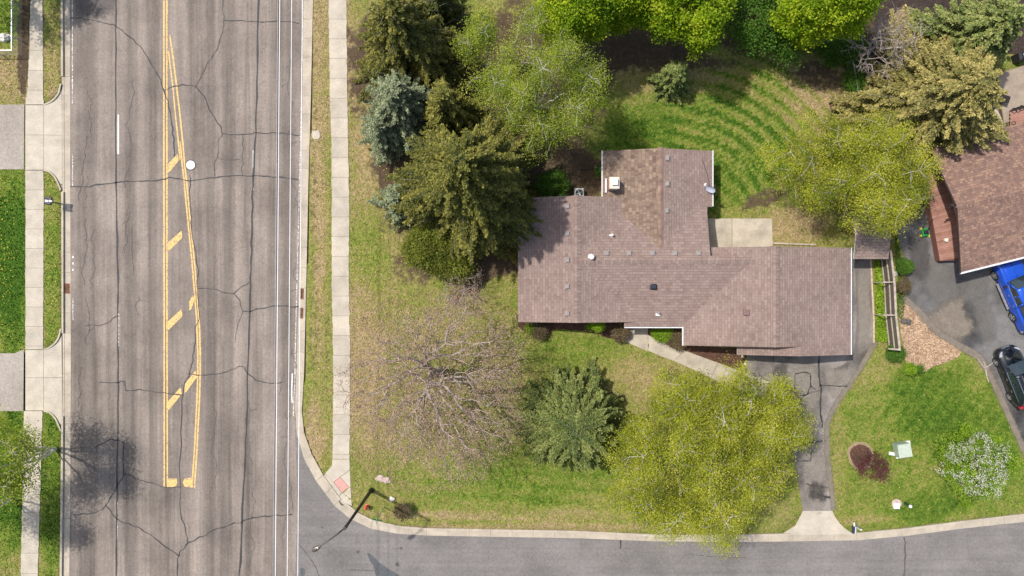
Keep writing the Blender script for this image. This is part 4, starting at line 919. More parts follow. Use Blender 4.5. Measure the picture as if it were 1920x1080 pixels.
t = shrub('small_topiary_tree', 'slim lime topiary tree leaning out of the front mulch bed', 1118, 607, 14, 2.2, M_lime, 57, cat='tree', leaves=110, lsize=.09, tips=60, tr=.04)
shrub('garden_shrub', 'round green shrub beside the neighbouring driveway and wooden fence', 1693, 499, 12, 1.0, M_bush, 58, leaves=100)
shrub('garden_shrub', 'leafy green perennial clump at the lower end of the wooden fence', 1673, 661, 13, .6, M_bush, 59, leaves=120, ell=1.2)
shrub('garden_shrub', 'pale lime perennial on the edge of the wood chips', 1698, 691, 9, .4, M_lime, 60, leaves=70, tips=40)
shrub('garden_shrub', 'tiny dark green plant between the wood chips and lawn', 1714, 689, 4, .3, M_bush, 61, leaves=40, tips=20)
shrub('garden_shrub', 'brown dried shrub between the wooden fence and the neighbouring driveway', 1688, 535, 11, .6, M_brn, 62, leaves=80, ell=.8)
shrub('garden_shrub', 'sparse twiggy shrub near the street corner kerb', 756, 956, 14, .9, M_brn, 63, leaves=36)
shrub('garden_shrub', 'small green shrub by the neighbouring garden path', 1838, 255, 16, .8, M_bush, 64, leaves=90)
shrub('garden_shrub', 'pale yellow plant beside the red garden steps', 1900, 246, 5, .4, M_lime, 65, leaves=60, tips=25)
shrub('garden_shrub', 'low dark shrub next to the downspout extension', 1124, 322, 8, .6, M_bush, 66, leaves=70, tips=30)
shrub('hedge_shrub', 'rough green hedge shrub along the rear fence right of the mown yard', 1592, 92, 26, 1.4, M_bush, 67, leaves=120, lsize=.11, tips=110, sig=.25)
shrub('hedge_shrub', 'dark hedge shrub below the leafless grey tree', 1562, 100, 20, 1.6, M_bush, 68, leaves=110, lsize=.11, tips=70, sig=.22)
shrub('hedge_shrub', 'loose green shrub along the yard edge beside the huge golden spruce', 1600, 150, 18, 1.2, M_bush, 69, leaves=90, lsize=.10, tips=70, sig=.25, ell=.7)

# ground cover beds
def cover(name, label, poly, n, leaf, size, hz, seed):
    rg = np.random.default_rng(seed); pl = PX(poly); X = np.array([p[0] for p in pl]); Y = np.array([p[1] for p in pl])
    x = rg.uniform(X.min(), X.max(), n); y = rg.uniform(Y.min(), Y.max(), n); k = pip(x, y, pl); x, y = x[k], y[k]
    cl = vnoise(x, y, 1.6, seed); k = cl > .30; x, y, cl = x[k], y[k], cl[k]
    pos = np.stack([x, y, .14+hz*rg.random(len(x))*(cl*1.4)], 1); V_, F_ = quads(pos, size*rg.uniform(.6, 1.3, len(pos)), up=.9, rng=rg)
    o = fast_mesh(name, V_, F_, leaf, None, np.clip(rg.normal(.5, .25, len(pos)), 0, 1)); tag(o, label, 'ground cover', kind='stuff')
cover('ground_cover', 'bright lime ground cover filling the long bed beside the garage', [(1638,484),(1662,484),(1662,560),(1667,640),(1640,640)], 9000, M_lime, .13, .35, 90)
cover('ivy_ground_cover', 'rough green ground cover beyond the wire fence', [(1440,30),(1560,75),(1612,150),(1616,210),(1604,230),(1590,130),(1500,90)], 16000, M_bush, .13, .5, 91)
cover('weedy_strip', 'weedy strip between the wooden fence and the neighbouring driveway', [(1676,430),(1684,470),(1694,560),(1688,600),(1680,590),(1676,480)], 2600, M_bush, .09, .2, 92)
# fallen leaves / blossom litter under the budding tree and by the sheds
rg = np.random.default_rng(5); n = 13000; a = rg.uniform(0, 6.283, n); r_ = np.sqrt(rg.random(n)); x = (800+185*r_*np.cos(a)-960)/S; y = (540-(735+190*r_*np.sin(a)))/S
k = (vnoise(x, y, .35, 9) > .42) & ~pip(x, y, PX([(622,0),(658,0),(658,960),(622,960)])) & ~pip(x, y, PX(L_back+[(112,2200),(549,2200),(549,1272),(2300,1272)]+R_back[::-1])); x, y = x[k], y[k]
V_, F_ = quads(np.stack([x, y, np.full(len(x), .185)+rg.random(len(x))*.02], 1), .085*rg.uniform(.5, 1.2, len(x)), up=2.5, rng=rg)
tag(fast_mesh('leaf_litter', V_, F_, M_bud, None, rg.random(len(x))*.8), 'tan leaf litter scattered under the budding tree', 'leaf litter', kind='stuff')
# ------------------------------------------------------------------ buildings
M_sh = shingle('taupe_shingles', (.222, .160, .137), (.178, .124, .106), (.272, .205, .176))
M_shold = shingle('golden_brown_shingles', (.185, .13, .098), (.11, .072, .058), (.275, .205, .15), row=.26, wid=.36, mort=.4)
M_shb = shingle('russet_shingles', (.19, .115, .09), (.125, .085, .075), (.30, .19, .135), row=.19, wid=.40)
M_shcap = shingle('ridge_shingles', (.23, .16, .14), (.17, .115, .10), (.30, .22, .18), row=.5, wid=.9, mort=.2)
M_gut = plain('white_metal', (.58, .57, .57), .45, var=.08)
M_side = plain('beige_siding', (.48, .42, .35), .8, var=.08)
M_brkw = plain('house_brick', (.30, .19, .15), .9, var=.2)
M_win = plain('window_glass', (.03, .04, .05), .08, var=.05, spec=.8)
M_trim = plain('white_trim', (.65, .64, .62), .6, var=.05)
M_vent = plain('grey_vent_metal', (.25, .215, .205), .6, var=.1)

class Fr:       # local frame: ox, oy in metres, ang
    def __init__(s, ox, oy, ang): s.o = Vector((ox, oy, 0)); s.a = ang
    def __call__(s, x, y, z): return (s.o.x+x*math.cos(s.a)-y*math.sin(s.a), s.o.y+x*math.sin(s.a)+y*math.cos(s.a), z)
def gable(m, fr, x0, x1, yc, zr, wn, wp, sl, mi=(0, 0), th=.13, capm=None, caps=None, notch=None, x0p=None, x1p=None, x0n=None, x1n=None):
    """ridge along local x from x0 to x1 at y=yc; wn / wp the plan widths towards -y / +y"""
    for sg, w_, mm in ((-1, wn, mi[0]), (1, wp, mi[1])):
        a = (x0n if sg < 0 else x0p); a = x0 if a is None else a; b = (x1n if sg < 0 else x1p); b = x1 if b is None else b
        if w_ <= 0: continue
        ye = yc+sg*w_; ze = zr-sl*w_; L = math.hypot(w_, sl*w_); n = max(1, int(w_/.6)*0+1)
        q = [fr(a, yc, zr), fr(b, yc, zr), fr(b, ye, ze), fr(a, ye, ze)]; lo = [(p[0], p[1], p[2]-th) for p in q]
        up_ = (0, 1, 2, 3) if sg < 0 else (3, 2, 1, 0)
        top = [3, 2, 1, 0] if sg < 0 else [0, 3, 2, 1][::-1] and [0, 1, 2, 3][::1]
        uvm = {0: (a, L), 1: (b, L), 2: (b, 0), 3: (a, 0)}
        order = (3, 2, 1, 0) if sg < 0 else (0, 1, 2, 3)
        # choose winding that faces up
        v = [Vector(q[i]) for i in order]
        if (v[1]-v[0]).cross(v[2]-v[1]).z < 0: order = order[::-1]
        m.add(q+lo, [order], mm, [[uvm[i] for i in order]])
        m.add(q+lo, [(2, 3, 7, 6), (0, 3, 7, 4), (1, 2, 6, 5), (4, 5, 6, 7)], 2)
def ridgecaps(m, fr, x0, x1, yc, zr, sl, wd=.30, step=.28, mi=0):
    n = max(1, int((x1-x0)/step))
    for i in range(n):
        a = x0+(x1-x0)*i/n; b = a+(x1-x0)/n*1.12; lift = .035
        q = [fr(a, yc, zr+.022), fr(b, yc, zr+.022+lift*.6), fr(b, yc-wd, zr-sl*wd+.022+lift*.6), fr(a, yc-wd, zr-sl*wd+.022), fr(b, yc+wd, zr-sl*wd+.022+lift*.6), fr(a, yc+wd, zr-sl*wd+.022)]
        u = random.uniform(0, 40); U = [[(u, 0.05), (u+.2, .05), (u+.2, .3), (u, .3)]]*2
        m.add(q, [(0, 3, 2, 1), (0, 1, 4, 5)], mi, U)
        m.add([q[1], q[2], (q[2][0], q[2][1], q[2][2]-lift*.7), (q[1][0], q[1][1], q[1][2]-lift*.7)], [(0, 1, 2, 3)], mi)
E = Fr(0, 0, 0); Nf = Fr(0, 0, R(90))   # Nf: local x -> world +y, local y -> world -x
def xs_(px): return px/S                # rel true pixels -> metres
s_ = .26
house = thing('brown_roofed_house', 'single storey house under one long taupe shingled roof of crossing gables', 'house', (xs_(260), xs_(-20), .0))
m = MB()
# ridges (photo pixels relative to the picture centre, taken down to the ground): west, main, north, garage, garage porch
gable(m, Nf, xs_(-60.8), xs_(161), -xs_(113), 3.72, xs_(104), xs_(102.6), s_)                 # west wing
gable(m, E, xs_(113), xs_(430), xs_(49), 3.74, xs_(118), xs_(96), s_, x0n=xs_(201), x1p=xs_(346.5))             # main body
gable(m, E, xs_(113), xs_(204), xs_(49), 3.738, xs_(109.0), 0.001, s_)
gable(m, Nf, xs_(69), xs_(245), -xs_(260), 3.52, xs_(98), xs_(98), .25, mi=(0, 1), x0n=xs_(145), x0p=xs_(120))            # north wing: golden west slope
gable(m, Nf, xs_(60), xs_(150), -xs_(260), 3.522, xs_(89), xs_(90), .25, mi=(0, 1))
gable(m, Nf, xs_(-102.6), xs_(72), -xs_(456), 4.12, xs_(149.5), xs_(149.5), s_)                # garage block
gable(m, Nf, xs_(-119.5), xs_(-95), -xs_(504), 3.585, xs_(101.5), xs_(101.0), s_)
roof = m.build('roof', [M_sh, M_shold, M_gut], house)
for a_ in ((Nf, xs_(-60.8), xs_(161), -xs_(113), 3.72, s_), (E, xs_(118), xs_(422), xs_(49), 3.74, s_), (Nf, xs_(-102.6), xs_(72), -xs_(456), 4.12, s_)):
    m = MB(); ridgecaps(m, *a_); m.build('ridge_cap', M_sh, house)
m = MB(); ridgecaps(m, Nf, xs_(69), xs_(245), -xs_(260), 3.52, .25, wd=.17, step=.75)
m.build('ridge_cap', plain('brown_ridge_shingles', (.20, .13, .10), .95, var=.35, scale=1.6), house)
# gutters on the eaves (white)
m = MB()
def gutter(x0, y0, x1, y1, z):
    a = Vector((xs_(x0), xs_(y0), z)); b = Vector((xs_(x1), xs_(y1), z)); c = (a+b)/2; L = (b-a).length
    hx = abs(b.x-a.x) > abs(b.y-a.y); m.box(c, (L if hx else .085, .085 if hx else L, .10))
for a_ in ((161, 120, 161, 246, 2.46), (359, 146, 359, 246, 2.46), (201, -70.6, 307, -70.6, 2.42), (305.3, -72, 305.3, -103, 2.46), (606.6, -119, 606.6, 72, 2.46)):
    m = MB(); gutter(*a_); m.build('gutter', M_gut, house)

m = MB(); 
def wallbox(x0, y0, x1, y1, z1): m.box(((xs_(x0)+xs_(x1))/2, (xs_(y0)+xs_(y1))/2, z1/2), (abs(xs_(x1-x0)), abs(xs_(y1-y0)), z1))
wallbox(22, -52, 205, 150, 2.42); wallbox(100, -50, 340, 136, 2.46); wallbox(172, 60, 347, 236, 2.38); wallbox(318, -93, 594, 62, 2.40)
def gabend(x, y, half, h, z0, dy):
    a = [(xs_(x-half), xs_(y), z0), (xs_(x+half), xs_(y), z0), (xs_(x), xs_(y), z0+h)]; b = [(p[0], p[1]+dy, p[2]) for p in a]
    m.add(a+b, [(0, 1, 2), (5, 4, 3), (0, 3, 4, 1), (1, 4, 5, 2), (2, 5, 3, 0)])
gabend(113, -52.2, 92, .98, 2.4, .2); gabend(113, 150.2, 92, .98, 2.4, -.2); gabend(260, 236.2, 87, .88, 2.36, -.2); gabend(456, -93.2, 138, 1.45, 2.38, .2); gabend(456, 62.2, 138, 1.45, 2.38, -.2)
m.build('wall', M_side, house)
m = MB(); m.box((xs_(530), xs_(-94.5), 1.1), (4.9, .08, 2.1)); gd = m.build('garage_door', M_trim, house)
for x, y, ry in ((60, -52.8, 0), (140, -52.8, 0), (250, -51, 0), (60, 150.8, 0), (215, 236.8, 0), (300, 236.8, 0)):
    m = MB(); m.box((xs_(x), xs_(y), 1.45), (1.5, .07, 1.1)); f = m.build('window', M_trim, house)
    m = MB(); m.box((xs_(x), xs_(y)+(-.02 if y < 0 else .02), 1.45), (1.34, .07, .94)); m.build('pane', M_win, f)
m = MB(); m.box((xs_(222), xs_(-51.2), 1.15), (.95, .07, 2.05)); m.build('door', plain('dark_red_door', (.16, .04, .03), .5), house)

def roofz(px, py):    # height of the roof at an apparent photo pixel (iterative)
    z = 3.3
    for _ in range(6):
        k = (H-z)/H; X = (px-960)*k; Y = -(py-540)*k; c = []
        if 10 <= X <= 216 and -61 <= Y <= 161: c.append(3.72-s_*abs(X-113)/S)
        if 113 <= X <= 430 and -69 <= Y <= 145: c.append(3.74-s_*abs(Y-49)/S)
        if 161 <= X <= 359 and 69 <= Y <= 245: c.append(3.52-.25*abs(X-260)/S)
        if 306 <= X <= 606 and -120 <= Y <= 72: c.append(4.12-s_*abs(X-456)/S)
        z = max(c) if c else 2.6
    return z
def onroof(px, py, dz=0.0): z = roofz(px, py); v = P(px, py, z); return Vector((v.x, v.y, z+dz))
for vx, vy in [(1064, 387), (1064, 438), (1064, 488), (1064, 537), (1064, 588), (1138, 475), (1180, 475), (1224, 475), (1266, 475), (1310, 475), (1251, 297), (1251, 345), (1250, 395)]:
    c = onroof(vx, vy, .07); m = MB(); m.bbox(c, (.30, .34, .16), 0, .05); m.bbox((c.x, c.y, c.z-.06), (.42, .42, .04), 0, .01)
    m.build('roof_vent', M_vent, house)
c = onroof(1225, 537, .14); m = MB(); m.bbox(c, (.36, .38, .26), 0, .05); m.bbox((c.x, c.y, c.z-.13), (.50, .5, .03), 0, .01); o = m.build('roof_vent', plain('dark_navy_metal', (.025, .028, .04), .4), house); o['label'] = 'dark navy box vent'
c = onroof(1399, 586, .08); m = MB(); m.bbox(c, (.42, .42, .18), 0, .05); o = m.build('roof_vent', plain('brown_vent', (.17, .105, .10), .6), house); o['label'] = 'brown square vent'
for vx, vy, r_, h_, mm in ((1108, 482, .15, .42, M_gut), (1147, 441, .07, .35, M_gut), (1234, 587, .06, .28, M_vent)):
    c = onroof(vx, vy); m = MB(); m.lathe((c.x, c.y, c.z-.05), [(r_*1.6, 0), (r_*1.5, .08), (r_*.8, .12), (r_*.8, h_), (r_*1.25, h_+.01), (r_*1.25, h_+.09), (r_*.4, h_+.12)], 14); m.build('vent_pipe', mm, house, smooth=False)
    if r_ < .1: m = MB(); m.box((c.x-.02, c.y-.08, c.z+.0), (.34, .28, .03), rx=-.25 if vy > 500 else .25); m.build('flashing', M_gut, house)
# chimney
c0 = onroof(1148, 352); z0 = c0.z; cz = z0+1.15; cc = P(1152, 343, cz); m = MB()
g = NG('chimney_brick'); b = g.n('ShaderNodeTexBrick'); b.inputs['Scale'].default_value = 4; b.inputs['Color1'].default_value = (.52, .27, .19, 1); b.inputs['Color2'].default_value = (.40, .19, .13, 1); b.inputs['Mortar'].default_value = (.45, .38, .32, 1)
g.l(g.tc(), b.inputs['Vector']); g.col(b.outputs['Color']); g.rough(.9)
m.box((cc.x, cc.y, cz-.9), (.66, .78, 1.8)); ch = m.build('chimney', g.m, house)
m = MB(); m.bbox((cc.x, cc.y, cz+.03), (.74, .86, .09), 0, .02); m.build('chimney_crown', concrete('pale_crown', (.62, .56, .49), .1, False), ch)
m = MB(); m.bbox((cc.x-.01, cc.y+.05, cz+.28), (.44, .46, .05), 0, .02, 0)
for a, b_ in ((-1, -1), (1, -1), (1, 1), (-1, 1)): m.box((cc.x+a*.17, cc.y+.05+b_*.17, cz+.17), (.03, .03, .2))
m.box((cc.x, cc.y+.05, cz+.11), (.30, .30, .06)); m.build('chimney_cap', plain('bright_cap_metal', (.82, .83, .86), .35, var=.03), ch)
m = MB(); m.box((cc.x-.46, cc.y-.02, z0+.02), (.14, 1.05, .04), ry=.0); m.build('flashing', M_gut, ch)
m = MB(); m.tube([(cc.x+.35, cc.y+.28, cz-.2), (cc.x+.95, cc.y-.02, z0+.12)], .025, 6); m.build('stay_rod', M_gut, house)
m = MB(); m.box((cc.x+.15, cc.y-.95, z0+.05), (.16, .14, .08), rz=.5); m.build('roof_bracket', M_gut, house)
# satellite dish on the east eave
c = P(1333, 353, 3.0); m = MB()
dm = Matrix.Translation(Vector((c.x-.02, c.y-.02, 3.05))) @ Matrix.Rotation(R(-122), 4, 'Z') @ Matrix.Rotation(R(62), 4, 'Y')
dsh = thing  # dish built below
prof = [(0.02+.36*t, .10*t*t) for t in (0, .25, .5, .75, 1)]; q = []; n = 24
for r_, z_ in prof:
    for k in range(n): q.append(dm @ Vector((r_*math.cos(6.283*k/n)*.85, r_*math.sin(6.283*k/n), z_)))
f_ = [(i*n+k, i*n+(k+1) % n, (i+1)*n+(k+1) % n, (i+1)*n+k) for i in range(4) for k in range(n)]
m.add(q, f_); q2 = [v-(dm.to_3x3() @ Vector((0, 0, .02))) for v in q]; m.add(q2, [x[::-1] for x in f_])
dish = m.build('satellite_dish', plain('dish_grey_blue', (.42, .44, .52), .5, var=.05), house, smooth=True)
m = MB(); hd = Vector((c.x-.50, c.y+.24, 3.22)); m.tube([(c.x-.05, c.y-.12, 2.9), hd], .022, 6); m.tube([(c.x, c.y, 2.55), (c.x-.02, c.y-.02, 3.0)], .03, 6)
m.build('dish_arm', M_gut, dish)
m = MB(); m.box(hd, (.12, .22, .10), rz=R(-30)); m.build('receiver', M_gut, dish)
m = MB(); pts = [onroof(1311, 281, .02), onroof(1317, 300, .02), onroof(1323, 318, .02), onroof(1328, 335, .02), Vector((c.x-.05, c.y+.1, 2.75))]; m.tube(pts, .016, 5); m.build('cable', M_win, dish)
# downspout extension at the north wing
m = MB(); a = P(1129, 310, 2.3); m.tube([(a.x+.05, a.y, 2.4), (a.x-.02, a.y-.05, .45), P(1117, 313, .4)], .05, 6); m.build('downspout', M_gut, house)
m = MB(); m.tube([P(1118, 312, .4), P(1087, 318, .22)], .045, 6); m.build('downspout_extension', plain('dark_brown_pipe', (.05, .03, .025), .6), house)

# little shingled shed roof joining the fence
shed = thing('small_shed', 'small shingled shed roof half hidden under the birch beside the garage', 'shed', (*P(1634, 462, 0)[:2], 0))
m = MB(); k = (H-2.4)/H; gable(m, E, (1601-960)*k/S, (1666-960)*k/S, (540-441)*k/S, 2.75, 1.78, 1.5, .2); m.build('roof', [M_sh, M_sh, M_trim], shed)
m = MB(); m.box(((1646-960)*k/S, (540-448)*k/S, 1.15), (1.2, 1.8, 2.3)); m.build('wall', M_brkw, shed)

# neighbouring house
nb = P(1801, 511, 2.6); ang = R(14); FN = Fr(nb.x, nb.y, ang)
nh = thing('neighbour_house', 'neighbouring house with a russet shingled roof and red timber deck', 'house', (nb.x+5, nb.y+5, 0))
m = MB(); gable(m, FN, 0, 16, 4.85, 2.6+.28*4.85, 4.85, 4.85, .28); m.build('roof', [M_shb, M_shb, M_trim], nh)
m = MB(); ridgecaps(m, FN, 0, 16, 4.85, 2.6+.28*4.85, .28, wd=.28, step=.26); m.build('ridge_cap', M_shb, nh)
m = MB(); c = FN(8, -.06, 2.56); m.box(c, (16, .13, .12), ang); m.build('gutter', M_gut, nh)
m = MB(); m.box(FN(.02, 2.4, 3.22), (.05, 5.05, .16), ang, rx=math.atan(.28)); m.box(FN(.02, 7.3, 3.22), (.05, 5.05, .16), ang, rx=-math.atan(.28)); m.build('fascia', plain('dark_brown_trim', (.06, .035, .03), .6), nh)
m = MB(); m.box(FN(9.6, 4.85, 1.25), (15.4, 8.7, 2.5), ang); q = [FN(1.9, .5, 2.45), FN(1.9, 9.2, 2.45), FN(1.9, 4.85, 3.75)]; q2 = [FN(2.05, .5, 2.45), FN(2.05, 9.2, 2.45), FN(2.05, 4.85, 3.75)]; m.add(q+q2, [(0, 1, 2), (5, 4, 3)]); m.build('wall', M_side, nh)
m = MB(); m.box(FN(7.5, .47, 1.1), (5, .08, 2.1), ang); m.build('garage_door', M_trim, nh)
for dx in (.62, .55):
    pass
m = MB(); m.box(FN(-.05, 5.05, 3.6), (.28, .16, .12), ang); m.box(FN(-.25, 4.95, 3.55), (.22, .10, .10), ang, ry=.5); o = m.build('security_light', plain('dark_fixture', (.04, .03, .03), .5), nh)
# deck: boards running out from the wall
M_deck = None
g = NG('red_deck_stain'); co = g.tc(); n_ = g.noise(co, 2.2, 4, .6); t_ = g.attr('tint'); cx_ = g.ramp(t_, [(0, (.27, .135, .10)), (1, (.37, .20, .155))]); g.col(g.mix(1, cx_, g.ramp(n_, [(.3, .8), (.7, 1.15)]), 'MULTIPLY')); g.rough(.8); M_deck = g.m
def cut_board(m, corners, y0, y1, fr, z):
    """deck outline as x(y) left and right lines in the local frame"""
    pass
DL = [P(1734, 330, .75), P(1763, 489, .75)]; DR = [P(1764, 310, .75), P(1802, 487, .75)]
m = MB(); nb_ = 44
for i in range(nb_):
    t0, t1 = i/nb_, (i+1)/nb_-.0024; a, b = DL[0].lerp(DL[1], t0), DR[0].lerp(DR[1], t0); c, d = DR[0].lerp(DR[1], t1), DL[0].lerp(DL[1], t1)
    b = b+Vector((1.9, .45, 0)); c = c+Vector((1.9, .45, 0)); m.slab([(a.x, a.y), (b.x, b.y), (c.x, c.y), (d.x, d.y)], .71, .75, tint=random.random())
deck = m.build('deck', M_deck, nh)
m = MB(); m.sheet([tuple(v[:2]) for v in (DL[0], DR[0], DR[1], DL[1])], .69); q = [Vector(DL[0]), Vector(DL[1]), Vector(DR[1])]
for a, b in zip(q, q[1:]): m.box(((a.x+b.x)/2, (a.y+b.y)/2, .40), ((b-a).length, .05, .62), math.atan2(b.y-a.y, b.x-a.x))
m.build('deck_frame', plain('deck_frame', (.14, .06, .045), .8), nh)
m = MB()
a = P(1728, 372, .4); 
# top deck steps and rail by the garden path
RS = [P(1893, 208, .5), P(1915, 200, .5), P(1960, 190, .5), P(1960, 236, .5), P(1903, 246, .5)]
m = MB()
for i in range(6): m.box((P(1918+2, 207+i*7.2, .45).x, P(1918, 207+i*7.2, .45).y, .45), (2.2, .28, .04), R(14))
m.build('red_garden_deck', M_deck, None); o = bpy.data.objects['red_garden_deck']; tag(o, 'red stained timber decking at the right edge beside the planters', 'decking')

# ------------------------------------------------------------------ fences
M_wd = plain('grey_weathered_wood', (.36, .30, .25), .9, var=.25, scale=5)
M_wdd = plain('dark_weathered_wood', (.10, .085, .07), .95, var=.35, scale=5)
M_gal = plain('galvanised_steel', (.55, .56, .56), .4, .6, var=.1)
fn = thing('timber_fence', 'grey weathered timber fence with cap rails between the lime ground cover and wood chips', 'fence', (*P(1665, 560, 0)[:2], .1))
hf = 1.75; A_ = [P(1665-2, 478, 0), P(1662+1, 478, 0)]
def up_at(px, py, h): v = P(px, py, h); return v
T0, T1, T2, T3 = P(1670, 470, hf), P(1677, 529, hf), P(1680, 591, hf), P(1687, 655, hf)
lst = [T0, T1, T2, T3]
g = NG('fence_boards'); co = g.tc(); wv = g.n('ShaderNodeTexWave', bands_direction='Y'); wv.inputs['Scale'].default_value = 1.1; wv.inputs['Distortion'].default_value = 0; g.l(co, wv.inputs[0])
g.col(g.mix(g.noise(co, 7, 4, .7), (.075, .06, .048), (.17, .14, .11))); g.rough(.95); M_fb = g.m
m = MB()
for a, b in zip(lst, lst[1:]):
    d = (b-a); L = math.hypot(d.x, d.y); n = int(L/.145); rz = math.atan2(d.y, d.x)
    for i in range(n):
        t_ = (i+.5)/n; m.box((a.x+d.x*t_, a.y+d.y*t_, hf/2+.02), (.13, .02, hf-.1), rz)
m.build('board_panel', M_fb, fn)
for nm, z_, off, w_, hh in (('cap_rail', hf, 0, .15, .04), ('rail', 1.15, -.06, .06, .09), ('rail', .45, -.06, .06, .09)):
    m = MB()
    for a, b in zip(lst, lst[1:]):
        d = b-a; m.box(((a.x+b.x)/2+off, (a.y+b.y)/2, z_), (math.hypot(d.x, d.y), w_, hh), math.atan2(d.y, d.x))
    m.build(nm, M_wd, fn)
for v in lst:
    m = MB(); m.box((v.x-.08, v.y, hf/2+.03), (.10, .10, hf+.02)); m.build('post', M_wd, fn)
for v in lst[1:3]:
    m = MB(); m.box((v.x-.42, v.y, hf-.10), (.86, .09, .06)); m.box((v.x-.84, v.y, .85), (.07, .07, 1.6)); m.build('brace', M_wd, fn)
m = MB(); v = lst[3]; m.box((v.x-.42, v.y-.0, hf+.03), (.95, .10, .05), R(-6)); m.build('brace', M_wd, fn)
m = MB(); 
pl_ = [P(1632, 483, .18), P(1634, 520, .18), P(1636, 560, .18), P(1638, 600, .18), P(1638, 643, .18)]
for a, b in zip(pl_, pl_[1:]): d = b-a; m.box(((a.x+b.x)/2, (a.y+b.y)/2, .17), (math.hypot(d.x, d.y)-.02, .11, .13), math.atan2(d.y, d.x))
tag(m.build('timber_edging', plain('pale_edging_timber', (.45, .36, .27), .9, var=.2), None), 'long pale timber edging between the driveway strip and the lime ground cover', 'edging')
m = MB(); a, b = P(1450, 456, .2), P(1530, 459, .2); m.box(((a.x+b.x)/2, (a.y+b.y)/2, .18), ((b-a).length, .12, .12), math.atan2(b.y-a.y, b.x-a.x)); tag(m.build('timber_edging', M_wd, None), 'short grey timber edging running right from the patio along the garage', 'edging')

def chain(name, label, pts, h, meshmat=True, group=None, wid=.03, nwire=9):
    t = thing(name, label, 'fence', (*pts[0][:2], .1), group)
    m = MB(); m.tube([(p.x, p.y, h) for p in pts], wid, 6); m.build('top_rail', M_gal, t)
    for p in resample([Vector((p.x, p.y, 0)) for p in pts], 2.6):
        m = MB(); m.tube([(p.x, p.y, 0), (p.x, p.y, h+.06)], wid*1.1, 6); m.build('post', M_gal, t)
    B0 = []; B1 = []
    for a, b in zip(pts, pts[1:]):
        a = Vector((a.x, a.y, 0)); b = Vector((b.x, b.y, 0)); d = b-a; L = d.length; n = max(2, int(L/.14)); k = h*.98/L
        for i in range(-int(n*k)-1, n+1):
            for sg in (1, -1):
                s0 = i/n; s1 = s0+k
                lo, hi = (s0, s1); z0_, z1_ = (0, h) if sg > 0 else (h, 0)
                c0_, c1_ = max(lo, 0), min(hi, 1)
                if c1_ <= c0_: continue
                za = z0_+(z1_-z0_)*(c0_-lo)/(hi-lo); zb = z0_+(z1_-z0_)*(c1_-lo)/(hi-lo)
                B0.append((*(a+d*c0_)[:2], za)); B1.append((*(a+d*c1_)[:2], zb))
    V_, F_ = tubes(B0, B1, np.full(len(B0), .004), np.full(len(B0), .004), 3); fast_mesh('wire_mesh', V_, F_, M_gal, t)
    return t
chain('chain_link_fence', 'chain link fence with a pale top rail curving along the rear of the mown yard', [P(a, b, 1.2) for a, b in ((1355, 36), (1400, 48), (1450, 60), (1500, 70), (1560, 77))], 1.2, wid=.028)
chain('chain_link_fence', 'chain link fence running down beside the huge golden spruce', [P(a, b, 1.2) for a, b in ((1592, 70), (1600, 115), (1606, 150), (1613, 195), (1622, 260))], 1.2, wid=.028)
chain('chain_link_fence', 'white railed wire fence corner around the boulder at the top left', [P(a, b, 1.2) for a, b in ((22, -60), (22, 20), (22, 94.5), (-60, 95))], 1.2, wid=.045)

# ------------------------------------------------------------------ vehicles
def carpaint(name, c, fl=.3, rough=.25):
    g = NG(name); g.b.inputs['Base Color'].default_value = (*c, 1); g.b.inputs['Metallic'].default_value = fl; g.rough(rough)
    g.b.inputs['Coat Weight'].default_value = 1.0; g.b.inputs['Coat Roughness'].default_value = .04
    n = g.noise(g.tc(), 3, 4, .6); g.l(g.ramp(n, [(.3, rough-.04), (.7, rough+.12)]), g.b.inputs['Roughness']); return g.m
M_blue = carpaint('blue_car_paint', (.012, .085, .55), .35, .3); M_black = carpaint('black_car_paint', (.010, .012, .016), .2, .22)
M_glass = plain('tinted_glass', (.018, .028, .030), .04, var=.05, spec=.9, coat=1.0)
M_tyre = plain('tyre_rubber', (.02, .02, .021), .85); M_rim = plain('alloy_rim', (.62, .62, .64), .3, .7, var=.1); M_chr = plain('chrome', (.75, .75, .77), .15, .9, var=.03)
M_blkp = plain('black_plastic', (.018, .018, .02), .55); M_tail = plain('red_tail_lamp', (.35, .012, .02), .25, coat=1); M_head = plain('clear_head_lamp', (.30, .32, .35), .3)
def mirror_loft(m, sts, mi=0, closed=True):
    """sts: list of (x_forward, [(y,z)...]) half profiles from the sill to the centre line; mirrored"""
    rows = []
    for x, pr in sts: rows.append([(x, -y, z) for y, z in pr]+[(x, y, z) for y, z in pr[::-1]])
    n = len(rows[0]); q = [v for r_ in rows for v in r_]; fs = []
    for i in range(len(rows)-1):
        for k in range(n-1): fs.append((i*n+k, (i+1)*n+k, (i+1)*n+k+1, i*n+k+1))
    fs += [tuple(range(n)), tuple((len(rows)-1)*n+k for k in range(n-1, -1, -1))]
    m.add(q, fs, mi)
def place(m, M): m.v = [tuple(M @ Vector(v)) for v in m.v]
def bev(o, w_=.03, seg=2, sub=0):
    if sub:
        s2 = o.modifiers.new('sub', 'SUBSURF'); s2.levels = sub; s2.render_levels = sub
    else:
        b = o.modifiers.new('bev', 'BEVEL'); b.width = w_; b.segments = seg; b.limit_method = 'ANGLE'; b.angle_limit = R(30)
